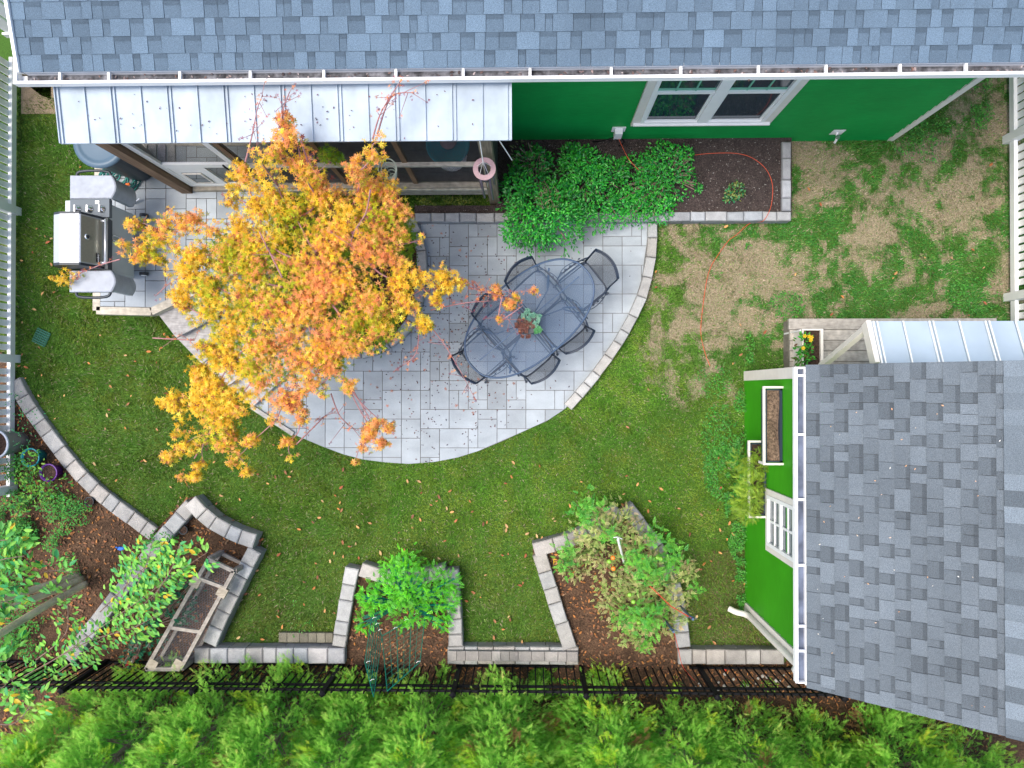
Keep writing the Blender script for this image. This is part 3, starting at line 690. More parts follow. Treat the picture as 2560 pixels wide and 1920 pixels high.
# wire spinner
cs = P(973, 428, 2.2)
t_ = thing('hanging_spiral', 'pale wire spiral ornament hanging before the porch screen beside the maple', 'hanging ornament', (cs.x, cs.y, 1.9))
b = MB()
for k, (r, z) in enumerate(((.10, 2.3), (.085, 2.22), (.07, 2.14), (.055, 2.06), (.03, 2.0))):
    b.tube([(cs.x + r * math.cos(a * .2618), cs.y + r * math.sin(a * .2618), z + .02 * math.sin(a * .26)) for a in range(25)], .007, 5)
b.tube([(cs.x, cs.y, 2.0), (cs.x, cs.y, 2.95)], .004, 4); b.build('spiral', mat('pale_green_wire', (.32, .38, .33), .5), t_)
b = MB(); b.tube([P(1249, 352, 3.02), P(1280, 400, 2.3)], .006, 5); props(b.build('brace_wire', M['white']), 'thin white wire slanting down from the right corner of the porch roof', 'wire')

# ============================================================ DECK, STAIRS
deck = thing('raised_deck', 'raised stone paved deck with pale wooden rim under the grill', 'deck', (P(400, 600, 0).x, P(400, 600, 0).y, 0))
dp = [(p.x, p.y) for p in deck_poly]
if area(dp) > 0: dpc = dp[::-1]
else: dpc = dp
cen = (sum(p[0] for p in dp) / 6, sum(p[1] for p in dp) / 6)
b = MB(); inner = [(p[0] + (cen[0] - p[0]) * .035, p[1] + (cen[1] - p[1]) * .05) for p in dpc]
paver_field(b, -5.75, -3.0, .8, 3.35, DZ - .05, DZ, inner, U=.136, seed=9); b.build('paving', M['paver'], deck)
b = MB()
for i in range(len(dp)):
    a = Vector((*dp[i], DZ - .06)); c = Vector((*dp[(i + 1) % len(dp)], DZ - .06)); b.bar(a, c, .10, .13, (.44, .40, .33))
b.build('rim', M['oldwood'], deck)
b = MB(); b.prism(inner, .0, DZ - .052, (.16, .13, .10)); b.build('skirt', M['brownwood'], deck)
b = MB()
yy = P(0, 395, DZ).y
for i in range(7): x = -5.52 + i * .125; b.box(x, x + .10, P(0, 420, DZ).y, P(0, 365, DZ).y, DZ + .002, DZ + .024, (.40 - .03 * (i % 3), .37 - .03 * (i % 3), .34))
b.box(-4.85, -4.62, P(0, 425, DZ).y - .03, P(0, 425, DZ).y + .06, DZ + .002, DZ + .07, (.42, .39, .33)); b.build('boards', M['oldwood'], deck)
# fan of stairs
stairs = thing('garden_stairs', 'weathered wooden stairs fanning from deck to patio under the maple', 'stairs', (P(600, 850).x, P(600, 850).y, 0))
L0 = [(388, 776), (437, 840), (500, 905), (566, 962), (630, 1012)]; R0 = [(665, 648), (705, 700), (745, 752), (775, 800), (800, 852)]
zs = [.565, .425, .285, .145]
for i in range(4):
    z = zs[i]; a, c_, d_, e = P(*L0[i], z), P(*L0[i + 1], z), P(*R0[i + 1], z), P(*R0[i], z)
    o1 = (c_ - a).normalized() * .03; b = MB()
    b.prism([(q.x, q.y) for q in (a - o1, c_ + o1, d_ + o1, e - o1)], z - .045, z, (.31 + .02 * i, .30 + .02 * i, .295 + .02 * i), ch=.004)
    stp = b.build('tread', M['oldwood'], stairs)
    b = MB(); o2 = o1 * 1.0
    b.prism([(q.x, q.y) for q in (a, c_ - o2, d_ - o2, e)], 0.02, z - .047, (.20, .155, .10)); b.build('riser', M['brownwood'], stairs)
# bottom landing edge
b = MB(); b.bar(P(630, 1016, .04), P(735, 1085, .04), .06, .09, (.35, .34, .32)); b.build('edge_board', M['oldwood'], stairs)

# ============================================================ GRILL
gx_, gy_ = -5.28, 1.9
gz = DZ
grill = thing('barbecue_grill', 'large stainless gas grill with white lid and grey side shelves on the deck', 'grill', (gx_, gy_, gz))
b = MB(); b.box(-5.62, -5.17, 1.46, 2.30, gz + .09, gz + .80); b.build('cabinet', M['cabinet'], grill)
for y0, y1 in ((1.475, 1.872), (1.888, 2.285)):
    b = MB(); b.box(-5.168, -5.155, y0, y1, gz + .12, gz + .74); dr = b.build('cabinet_door', M['cabinet'], grill)
    yh = 1.85 if y0 < 1.8 else 1.91; b = MB(); b.tube([(-5.13, yh, gz + .4), (-5.13, yh, gz + .65)], .009, 6); b.build('handle', M['chrome'], dr)
def shelf(y0, y1, name, xr):
    b = MB(); n = 8; outer = []
    xs = []
    pf = [(-5.47, y0), ] ; 
    prof = [(-5.53, y0), (-5.02, y0)] + [(-5.02 + .055 * math.sin(math.pi * k / n), y0 + (y1 - y0) * k / n) for k in range(1, n)] + [(-5.02, y1), (-5.53, y1)]
    b.prism(prof, gz + .80, gz + .86, ch=.010)
    ap = [(-5.09, y0 + .02)] + [(-5.035 + .045 * math.sin(math.pi * k / n), y0 + .02 + (y1 - y0 - .04) * k / n) for k in range(0, n + 1)] + [(-5.09, y1 - .02)]
    b.prism(ap, gz + .36, gz + .798); return b.build(name, M['shelfgrey'], grill)
sh1 = shelf(2.31, 2.59, 'side_shelf', 0); sh2 = shelf(1.18, 1.44, 'side_shelf', 0)
for yb, s_ in ((2.59, 1), (1.18, -1)):
    b = MB(); b.tube(spline([(-5.46, yb, gz + .83), (-5.43, yb + s_ * .05, gz + .83), (-5.25, yb + s_ * .065, gz + .83), (-5.08, yb + s_ * .05, gz + .83), (-5.04, yb, gz + .83)], 6), .017, 8)
    b.build('towel_bar', M['darkplastic'], sh1 if s_ > 0 else sh2, True)
b = MB(); b.box(-5.53, -5.05, 2.085, 2.305, gz + .79, gz + .85); cp = b.build('control_panel', M['panelgrey'], grill)
for x in (-5.44, -5.29, -5.14):
    b = MB(); b.lathe((x, 2.18, gz + .852), [(.045, 0), (.045, .006), (.034, .01), (.030, .035), (.001, .037)], 14); b.build('knob_base', M['chrome'], cp, True)
    b = MB(); b.bar((x, 2.14, gz + .90), (x, 2.22, gz + .90), .018, .02); b.build('knob', M['chrome'], cp)
b = MB(); b.box(-5.22, -5.17, 2.245, 2.285, gz + .852, gz + .856); b.build('plate', M['white'], cp)
# firebox + lid: extruded profile along Y
def extr(mb, prof, y0, y1, col=(1, 1, 1)):
    n = len(prof); vs = [(x, y0, z) for x, z in prof] + [(x, y1, z) for x, z in prof]
    mb.add(vs, [(i, (i + 1) % n, n + (i + 1) % n, n + i) for i in range(n)] + [tuple(range(n)), tuple(reversed(range(n, 2 * n)))], col)
b = MB(); extr(b, [(-5.60, gz + .70), (-5.10, gz + .70), (-5.06, gz + .86), (-5.64, gz + .86)], 1.46, 2.075); b.build('firebox', M['darkplastic'], grill)
b = MB(); lidp = [(-5.60, gz + .865), (-5.60, gz + 1.02), (-5.545, gz + 1.12), (-5.45, gz + 1.16), (-5.22, gz + 1.16), (-5.205, gz + 1.15), (-5.11, gz + .90), (-5.10, gz + .865)]
extr(b, lidp, 1.485, 2.05); lid = b.build('lid', M['steel'], grill)
b = MB(); extr(b, lidp, 1.455, 1.484); b.build('end_cap', M['darkplastic'], lid); b = MB(); extr(b, lidp, 2.051, 2.078); b.build('end_cap', M['darkplastic'], lid)
d_ = Vector((-5.11 + 5.205, 0, .90 - 1.15)).normalized(); nrm = Vector((-d_.z, 0, d_.x)) 
if nrm.z < 0: nrm = -nrm
A0 = Vector((-5.205, 0, gz + 1.15)) + nrm * .003; B0 = Vector((-5.11, 0, gz + .90)) + nrm * .003
b = MB(); b.quad((A0.x, 1.50, A0.z), (B0.x, 1.50, B0.z), (B0.x, 2.035, B0.z), (A0.x, 2.035, A0.z)); b.build('lid_front', M['lidfront'], lid)
cth = A0.lerp(B0, .3) + nrm * .004; b = MB(); q_ = Vector((0, 0, 1)).rotation_difference(nrm)
b.lathe((cth.x, 1.80, cth.z), [(.001, .008), (.03, .008), (.036, .0), (.036, -.004)], 18, axis=q_); b.build('thermometer', M['chrome'], lid)
b = MB(); b.lathe((cth.x, 1.80, cth.z) , [(.001, .010), (.018, .0095)], 14, axis=q_); b.build('dial', M['darkplastic'], lid)
b = MB(); b.tube([(-5.045, 1.50, gz + .93), (-5.045, 2.04, gz + .93)], .017, 10); b.box(-5.10, -5.045, 1.51, 1.53, gz + .92, gz + .94); b.box(-5.10, -5.045, 2.01, 2.03, gz + .92, gz + .94); b.build('handle', M['steel'], lid, True)
# badge with lettering, reading along the lid
bc = A0.lerp(B0, .80) + nrm * .004
fr = Matrix((Vector((0, 1, 0)), (B0 - A0).normalized() * -1, nrm)).transposed()   # local x along +Y, y up the lid
b = MB()
def badge(w_, h_, r_, lift):
    pts = []
    for cx_, cy_, a0 in ((w_ / 2 - r_, h_ / 2 - r_, 0), (-w_ / 2 + r_, h_ / 2 - r_, 90), (-w_ / 2 + r_, -h_ / 2 + r_, 180), (w_ / 2 - r_, -h_ / 2 + r_, 270)):
        for k in range(4): a = rad(a0 + 30 * k); pts.append(Vector((cx_ + r_ * math.cos(a), cy_ + r_ * math.sin(a), lift)))
    return [Vector((bc.x, 1.575, bc.z)) + fr @ p for p in pts]
b.add(badge(.115, .048, .014, .003), [tuple(range(16))]); b.build('badge', M['black'], lid)
tc_ = bpy.data.curves.new('lettering', 'FONT'); tc_.body = 'weber'; tc_.size = .042; tc_.align_x = 'CENTER'; tc_.align_y = 'CENTER'; tc_.extrude = .0008
to = bpy.data.objects.new('tmp_text', tc_); COL.objects.link(to); bpy.context.view_layer.update()
me = bpy.data.meshes.new_from_object(to.evaluated_get(bpy.context.evaluated_depsgraph_get())); COL.objects.unlink(to)
me.transform(Matrix.Translation(Vector((bc.x, 1.575, bc.z)) + nrm * .0045) @ fr.to_4x4()); me.materials.clear(); me.materials.append(M['white'])
me.transform(Matrix.Translation(-Vector(grill.location)))
lt = bpy.data.objects.new('lettering', me); COL.objects.link(lt); lt.parent = lid
for x, y in ((-5.12, 2.27), (-5.12, 1.5), (-5.6, 2.27), (-5.6, 1.5)):
    b = MB(); q_ = Quaternion((0, 1, 0), rad(90)); b.lathe((x + .06, y + .03, gz + .055), [(.001, -.02), (.055, -.02), (.055, .02), (.001, .02)], 16, axis=Quaternion((1, 0, 0), rad(90)) if x > -5.3 else q_)
    wh = b.build('wheel', M['darkplastic'], grill)
    b = MB(); b.lathe((x + .06, y + .03, gz + .055), [(.001, -.023), (.035, -.023), (.035, .023), (.001, .023)], 12, axis=Quaternion((1, 0, 0), rad(90)) if x > -5.3 else q_); b.build('hub', M['white'], wh)

# trash can
t_ = thing('rubbish_bin', 'tall dark blue plastic bin between grill and porch', 'bin', (-5.13, 2.98, DZ))
b = MB(); b.lathe((-5.13, 2.98, DZ + .03), [(.001, 0), (.22, 0), (.29, .82), (.31, .82), (.31, .86), (.27, .86), (.22, .1), (.001, .1)], 28); b.build('body', M['binplastic'], t_, True)
b = MB(); b.lathe((-5.13, 2.98, DZ + .89), [(.32, 0), (.325, .03), (.27, .05), (.25, .035), (.22, .03), (.001, .05)], 28); b.build('lid', mat('grey_blue_plastic', (.08, .13, .18), .4), t_, True)
# hose pile
t_ = thing('garden_hose', 'teal garden hose piled in loops behind the grill', 'hose', (*P(310, 455, DZ).xy, DZ))
b = MB(); rnd = random.Random(4); pts = []
c0 = P(305, 448, DZ)
for k in range(90):
    a = k * .62; r = .16 + .07 * math.sin(k * .37); pts.append((c0.x + r * math.cos(a) + .05 * math.sin(k * .21), c0.y + r * .85 * math.sin(a) + .04 * math.cos(k * .17), DZ + .02 + .0012 * k))
b.tube(spline(pts, 3), .011, 6)
b.tube(spline([P(315, 490, DZ + .02), P(340, 470, DZ + .02), P(355, 440, DZ + .03), P(350, 425, DZ + .04)], 5), .012, 6); b.build('loops', M['hose'], t_, True)
b = MB(); e = P(349, 421, DZ + .04); b.tube([e, e + Vector((.0, .05, 0))], .02, 8); b.build('nozzle', M['orange'], t_); b = MB(); e = P(315, 462, DZ + .12); b.tube([e, e + Vector((.05, .01, 0))], .019, 8); b.build('nozzle', M['orange'], t_)
b = MB(); b.tube(spline([P(316, 507, DZ + .02), P(335, 506, DZ + .03), P(350, 497, DZ + .05)], 5), .012, 6); props(b.build('grill_scraper', M['steel']), 'thin grey bent tube lying on the deck paving by the grill', 'tube')

def pot(name, label, px, py, r, h, m, zb=.05, soil='soil', tilt=None, cat='plant pot', n=28, group=None):
    c = P(px, py, zb); t_ = thing(name, label, cat, c, group)
    b = MB(); b.lathe(c, [(.001, 0), (r * .72, 0), (r * .98, h * .93), (r * 1.06, h * .93), (r * 1.06, h), (r * .93, h), (r * .85, h * .8), (.001, h * .8)], n, axis=tilt); b.build('pot', m, t_, True)
    b = MB(); b.lathe(c, [(.001, h * .88), (r * .9, h * .86)], n, axis=tilt); b.build('soil', M[soil], t_)
    return t_, c
pot('terracotta_pot', 'small terracotta pot standing on the deck beside the maple', 648, 512, .075, .14, M['terracotta'], DZ)
pot('plant_pot', 'large pale grey pot by the white picket fence at left', 50, 1104, .19, .50, M['greypot'], .05)
pot('plant_pot', 'glossy teal pot between grey and purple pots', 103, 1140, .125, .23, M['tealpot'], .05)
pot('plant_pot', 'purple pot of bare soil beside the curved edging', 144, 1178, .12, .20, M['purplepot'], .05)
pot('plant_pot', 'small black nursery pot against the curved edging', 232, 1252, .065, .09, M['darkplastic'], .05, n=16)
pot('plant_pot', 'small black nursery pot inside the wall of the cold frame bed', 466, 1322, .06, .10, M['darkplastic'], .08, n=16)
# drain grate
t_ = MB(); c = P(103, 843, .03)
a_ = rad(-25)
def rot2(x, y): return (c.x + x * math.cos(a_) - y * math.sin(a_), c.y + x * math.sin(a_) + y * math.cos(a_))
for k in range(7):
    y = -.10 + k * .033; t_.bar((*rot2(-.10, y), .03), (*rot2(.10, y), .03), .012, .012)
for k in range(9):
    x = -.10 + k * .025; t_.bar((*rot2(x, -.10), .026), (*rot2(x, .10), .026), .007, .01)
props(t_.build('drain_grate', M['drain']), 'square green plastic drain grate set in the lawn near left fence', 'drain grate')

# ============================================================ WHITE FENCES
def white_fence(X, y0, y1, side, label, posts, lean=0):
    f_ = thing('picket_fence', label, 'fence', (X, (y0 + y1) / 2, 0), 'white picket fences at the sides of the garden')
    b = MB(); b.bar((X, y0, .12), (X, y1, .12), .05, .09); b.build('rail', M['white'], f_); b = MB(); b.bar((X, y0, 1.05), (X, y1, 1.05), .05, .09); b.build('rail', M['white'], f_)
    for y in posts: b = MB(); b.box(X - .075, X + .055, y - .055, y + .055, 0, 1.42); b.box(X - .09, X + .07, y - .07, y + .07, 1.42, 1.45); b.build('post', M['white'], f_)
    b = MB(); y = y0 + .05
    while y < y1 - .03:
        if all(abs(y - q) > .09 for q in posts): b.box(X + side * .027, X + side * .047, y - .041, y + .041, .06, 1.30)
        y += .114
    b.build('pickets', M['white'], f_)
white_fence(6.66, .85, 4.9, 1, 'white picket fence behind the dry lawn at the right edge', [(975 - 326) * 9.5 / F, (975 - 741) * 9.5 / F + .03, 4.85])
white_fence(-7.30, -1.5, 4.7, -1, 'white picket fence along the left edge beside the pots', [(975 - 503) * 9.6 / F, (975 - 893) * 9.6 / F, -1.4])
# gate at far upper left
gt = thing('white_gate', 'white board gate beside the left end of the house roof', 'gate', (-7.0, 4.7, 0))
b = MB()
for i in range(6): x = -7.2 + i * .26; b.box(x, x + .22, 4.93, 4.95, .05, 1.6)
b.build('boards', M['white'], gt); b = MB(); b.box(-7.25, -4.7, 4.90, 4.928, .3, .4); b.box(-7.25, -4.7, 4.90, 4.928, 1.3, 1.4); b.build('rail', M['white'], gt)
pth = MB(); pth.box(-7.25, -4.9, 3.95, 4.9, -.02, .02, (.3, .22, .15)); structure(pth.build('path_beside_house', M['stone']))

# ============================================================ BLACK FENCE
FY = -3.83
bf = thing('metal_fence', 'black metal picket fence between the garden walls and the hedge', 'fence', (0, FY, 0))
for z in (.10, .78, .93): b = MB(); b.bar((-8.2, FY, z), (3.95, FY, z), .028, .03); b.build('rail', M['black'], bf)
posts = [P(x, 1662, .1).x for x in (-330, -30, 264, 560, 855, 1150, 1452, 1748, 2035)]
for X in posts: b = MB(); b.box(X - .03, X + .03, FY - .03, FY + .03, 0, 1.06); b.lathe((X, FY, 1.06), [(.045, 0), (.045, .01), (.001, .03)], 4); b.build('post', M['black'], bf)
for i in range(len(posts) - 1):
    b = MB(); n = int((posts[i + 1] - posts[i]) / .103); 
    for k in range(1, n): X = posts[i] + (posts[i + 1] - posts[i]) * k / n; b.box(X - .008, X + .008, FY - .008, FY + .008, .04, 1.03)
    b.build('pickets', M['black'], bf)
b = MB()
for k in range(2): x = 4.0 + k * .21; b.box(x, x + .17, -4.16, -3.98, .02, .22)
b.box(3.98, 4.4, -4.0, -3.97, .0, .26); props(b.build('plastic_crate', M['darkplastic']), 'black plastic crate on the mulch under the shed eave', 'crate')

# ============================================================ SHED
shed = thing('garden_shed', 'bright green garden shed with grey shingle roof at the lower right', 'shed', ((XW + 5.9) / 2, (SY0 + SY1) / 2, 0))
b = MB(); siding(b, (XW, SY1), (XW, SY0), 0, 2.6, (-1, 0), .20); siding(b, (XW, SY0), (5.9, SY0), 0, 2.6, (0, -1), .2); siding(b, (5.9, SY1), (XW, SY1), 0, 2.6, (0, 1), .2)
RXx, RZ = 4.40, 3.60
for y, n in ((SY0, -1), (SY1, 1)): b.add([(XW, y + n * .004, 2.6), (5.9, y + n * .004, 2.6), (RXx, y + n * .004, 3.50)], [(0, 1, 2)])
b.quad((5.9, SY0, 0), (5.9, SY1, 0), (5.9, SY1, 2.6), (5.9, SY0, 2.6)); b.build('wall', M['green_shed'], shed)
for (x0, x1, y0, y1) in ((XW - .035, XW + .08, SY1 - .10, SY1 + .03), (XW - .035, XW + .08, SY0 - .03, SY0 + .10)):
    b = MB(); b.box(x0, x1, y0, y1, 0.02, 2.5); b.build('corner_trim', M['cream'], shed)
ex, ez = 2.905, 2.50; ry0, ry1 = -3.10, .265
b = MB(); vs = Vector((RXx - ex, 0, RZ - ez)); LV = vs.length
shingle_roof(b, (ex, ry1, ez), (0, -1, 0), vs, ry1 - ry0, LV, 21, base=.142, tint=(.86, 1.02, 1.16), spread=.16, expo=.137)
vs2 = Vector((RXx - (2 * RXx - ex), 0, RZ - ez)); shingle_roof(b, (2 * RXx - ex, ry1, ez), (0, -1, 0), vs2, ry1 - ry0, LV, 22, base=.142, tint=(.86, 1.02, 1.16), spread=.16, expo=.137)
b.add([(ex, ry0, ez - .02), (ex, ry1, ez - .02), (RXx, ry1, RZ - .02), (RXx, ry0, RZ - .02), (2 * RXx - ex, ry0, ez - .02), (2 * RXx - ex, ry1, ez - .02)], [(0, 1, 2, 3), (3, 2, 5, 4)], (.1, .1, .1))
rf = b.build('roof', M['shingle'], shed)
# ridge caps
b = MB(); y = ry1; rnd = random.Random(5); sl = vs.normalized()
while y > ry0:
    e = max(ry0, y - .145); k = rnd.choice([.8, 1.0, 1.25, 1.55, 1.45, 1.1]) * .14; c = (k * .84, k * 1.02, k * 1.18)
    for sg in (-1, 1):
        dn = Vector((sg * sl.x, 0, -sl.z)) * .17
        p0 = Vector((RXx, y, RZ + .022)); p1 = Vector((RXx, e, RZ + .030))
        b.quad(p0, p1, p1 + dn, p0 + dn, c); b.quad(p1, p1 - Vector((0, 0, .012)), p1 - Vector((0, 0, .012)) + dn, p1 + dn, tuple(q * .6 for q in c))
    y = e
b.build('ridge_cap', M['shingle'], rf)
b = MB(); b.box(2.79, 2.812, -3.05, .24, ez - .06, ez); b.box(2.785, 2.813, -3.05, .24, ez - .002, ez + .01); b.box(2.79, 2.90, -3.05, .24, ez - .067, ez - .061); b.box(2.895, 2.905, -3.08, .24, ez - .14, ez - .01)
for y in (.23, -3.05): b.box(2.813, 2.894, y - .008, y + .008, ez - .058, ez - .003)
sg = b.build('gutter', M['white'], shed)
b = MB(); b.box(2.814, 2.893, -3.04, .22, ez - .056, ez - .052); b.build('debris', mat('gutter_water', (.10, .12, .17), .4, noise=(6, .5)), sg)
for y in (939, 1086, 1249, 1413, 1565, 1627): Y = P(1990, y, ez).y; b = MB(); b.box(2.812, 2.895, Y - .012, Y + .012, ez - .02, ez + .006); b.build('hanger', M['white'], sg)
b = MB()
for y in (SY0 - .04, SY1 + .02): 
    y = y + (.03 if y < -1 else -.02); b.bar((ex + .01, y, ez - .10), (RXx, y, RZ - .10), .02, .09); b.bar((2 * RXx - ex - .01, y, ez - .10), (RXx, y, RZ - .10), .02, .09)
b.build('rake_board', M['cream'], shed)
# downspout
b = MB(); pts = spline([(2.85, -2.98, 2.42), (2.86, -2.99, 2.30), (2.96, -3.03, 2.15), (2.985, -3.045, 1.95), (2.985, -3.05, 1.0), (2.985, -3.05, .45), (2.95, -3.04, .28), (2.84, -3.03, .2), (2.76, -3.0, .14)], 5); b.tube(pts, .042, 8); b.build('downspout', M['cream'], shed, True)
# window in the shed wall
wy0, wy1, z0, z1 = -2.02, -1.24, .92, 1.98
def frame_y(mb, y0, y1, z0, z1, t, xo, xi): mb.box(xo, xi, y0, y0 + t, z0, z1); mb.box(xo, xi, y1 - t, y1, z0, z1); mb.box(xo, xi, y0 + t, y1 - t, z0, z0 + t); mb.box(xo, xi, y0 + t, y1 - t, z1 - t, z1)
xo = XW - .016
b = MB(); frame_y(b, wy0, wy1, z0, z1, .075, xo - .022, xo); wv = b.build('window', M['cream'], shed)
b = MB(); frame_y(b, wy0 + .075, wy1 - .075, z0 + .075, z1 - .075, .045, xo - .034, xo); b.box(xo - .03, xo - .004, wy0 + .12, wy1 - .12, 1.42, 1.48)
ym = (wy0 + wy1) / 2; b.box(xo - .02, xo - .005, ym - .014, ym + .014, z0 + .12, z1 - .12)
b.box(xo - .021, xo - .005, wy0 + .12, wy1 - .12, 1.22, 1.24); b.box(xo - .021, xo - .005, wy0 + .12, wy1 - .12, 1.67, 1.69); b.build('frame', M['white'], wv)
b = MB(); b.box(xo - .003, xo - .001, wy0 + .12, wy1 - .12, z0 + .12, z1 - .12); b.build('pane', mat('shed_glass', (.08, .11, .13), .1, spec=.6), wv)
# wall planters
def wall_planter(yt, yb, zt, label, soil):
    t_ = thing('wall_planter', label, 'planter', (2.9, (yt + yb) / 2, zt - .15), 'planter boxes on the shed wall')
    b = MB(); x0 = 2.79; b.box(x0, x0 + .022, yb, yt, zt - .04, zt + .004); b.box(x0 + .022, XW, yt - .025, yt, zt - .04, zt + .0); b.box(x0 + .022, XW, yb, yb + .025, zt - .04, zt)
    b.box(x0 + .02, x0 + .04, yb, yb + .03, zt - .25, zt - .04); b.build('bracket', M['cream'], t_)
    b = MB(); i0, i1 = yb + .035, yt - .035; a, c = x0 + .032, XW - .022
    b.box(a, a + .012, i0, i1, zt - .17, zt - .012); b.box(c - .03, c, i0, i1, zt - .17, zt - .012); b.box(a, c, i0, i0 + .014, zt - .17, zt - .012); b.box(a, c, i1 - .014, i1, zt - .17, zt - .012); b.box(a, c, i0, i1, zt - .18, zt - .171)
    b.build('trough', M['binplastic'], t_)
    b = MB(); N_ = 14
    for k in range(N_): 
        ya = i0 + .014 + (i1 - i0 - .028) * k / N_; yc = i0 + .014 + (i1 - i0 - .028) * (k + 1) / N_; hz = lambda q: zt - .05 + .02 * math.sin(q * 9)
        b.quad((a + .012, ya, hz(ya)), (c - .03, ya, hz(ya + 1)), (c - .03, yc, hz(yc + 1)), (a + .012, yc, hz(yc)))
    b.build('soil', M[soil], t_); return t_
wp1 = wall_planter(.045, -.89, 1.50, 'upper wall planter on the green shed, filled with bare dry soil', 'drysoil')
wp2 = wall_planter(-.64, -1.62, .92, 'lower wall planter on the green shed, overflowing with feathery plants', 'soil')

# shed porch
sp_ = thing('shed_porch', 'small porch on the shed with blue-white metal roof over a wooden deck', 'porch', (4.6, .6, 0))
b = MB(); X0 = (2172 - 1320) * 7.75 / F; ribs = [(X0 + .03, True)]; k = 1
while X0 + .03 + k * .298 < 6.3: ribs.append((X0 + .03 + k * .298, k % 2 == 0)); k += 1
seam_roof(b, X0, 6.4, .745, 2.22, SY1 + .02, 2.42, ribs); b.build('metal_roof', mat('pale_blue_metal', (.37, .45, .53), .5, .05, noise=(2, .10), spec=.5), sp_)
for x, dbl in ribs:
    for dx in ((-.02, .02) if dbl else (0,)): b = MB(); b.bar((x + dx, .742, 2.245), (x + dx, SY1 + .03, 2.442), .012, .018); b.build('seam', M['white'], sp_)
b = MB(); b.bar((X0 - .03, .73, 2.17), (X0 - .03, SY1 + .04, 2.37), .05, .12); b.box(X0, 6.4, .70, .735, 2.10, 2.20); b.build('fascia', M['cream'], sp_)
b = MB(); b.bar((X0 - .02, .66, 2.12), (X0 - .13, SY1 + .05, 1.2), .06, .08); b.build('brace', M['cream'], sp_)
b = MB(); wd = .145; y = P(0, 801, .30).y; yy = y; i = 0; rnd = random.Random(8)
while yy > SY1 + .05:
    v = rnd.uniform(.85, 1.1); hh = .135 if i else .145; xx0 = 3.53 if i == 0 else 3.545; b.box(xx0, 6.3, yy - hh, yy, .255, .30, (.40 * v, .37 * v, .33 * v)); yy -= hh + .008; i += 1
b.box(3.56, 6.3, SY1 + .05, y - .02, .0, .25, (.2, .18, .15)); b.build('deck', M['oldwood'], sp_)
# planter box with flowers
pc = (3.72, .56)
t_ = thing('planter_box', 'tall white box planter with yellow pansies on the shed deck', 'planter', (pc[0], pc[1], .3))
b = MB(); x0, x1, y0, y1 = 3.585, 3.86, .285, .80
for a in ((x0, x0 + .02, y0, y1), (x1 - .035, x1, y0, y1), (x0 + .02, x1 - .035, y0, y0 + .02), (x0 + .02, x1 - .035, y1 - .02, y1)): b.box(*a, .30, .62)
b.build('box', M['cream'], t_); b = MB(); b.box(x0 + .02, x1 - .035, y0 + .02, y1 - .02, .5, .58); b.build('soil', M['soil'], t_)
b = MB(); b.tube([(3.56, .78, 0.05), (3.56, .78, .62)], .012, 6); b.tube([(3.56, .3, 0.05), (3.56, .3, .62)], .012, 6); b.build('post', M['white'], t_)

# ============================================================ TABLE AND CHAIRS
tcn = P(1323, 796, .72); TA = rad(40)
tab = thing('patio_table', 'oval blue-grey wrought iron mesh table on the patio', 'table', (tcn.x, tcn.y, .045))
def tl(u, v, z): return Vector((tcn.x + u * math.cos(TA) - v * math.sin(TA), tcn.y + u * math.sin(TA) + v * math.cos(TA), z))
A_, B_ = .975, .535; N_ = 64
def ov(k, s_=1.0): 
    a = 2 * math.pi * k / N_; e = 2 / 2.25
    return tl(math.copysign(abs(math.cos(a)) ** e, math.cos(a)) * A_ * s_, math.copysign(abs(math.sin(a)) ** e, math.sin(a)) * B_ * s_, .715)
b = MB(); b.add([ov(k, .99) for k in range(N_)], [tuple(range(N_))]); b.build('tabletop', M['tablemesh'], tab)
b = MB(); b.tube([ov(k) for k in range(N_ + 1)], .013, 8, cap=False); b.build('rim', M['iron'], tab, True)
for su in (-1, 1):
    for sv in (-1, 1):
        b = MB(); b.tube(spline([tl(su * .62, sv * .34, .70), tl(su * .50, sv * .20, .5), tl(su * .46, sv * .16, .3), tl(su * .58, sv * .30, .12), tl(su * .66, sv * .36, .05)], 5), .012, 6); b.build('leg', M['iron'], tab, True)
b = MB(); b.tube([tl(-.46, -.16, .3), tl(.46, .16, .3)], .009); b.tube([tl(-.46, .16, .3), tl(.46, -.16, .3)], .009); b.tube([tl(-.85, 0, .705), tl(.85, 0, .705)], .008); b.tube([tl(0, -.5, .705), tl(0, .5, .705)], .008); b.build('stretcher', M['iron'], tab)

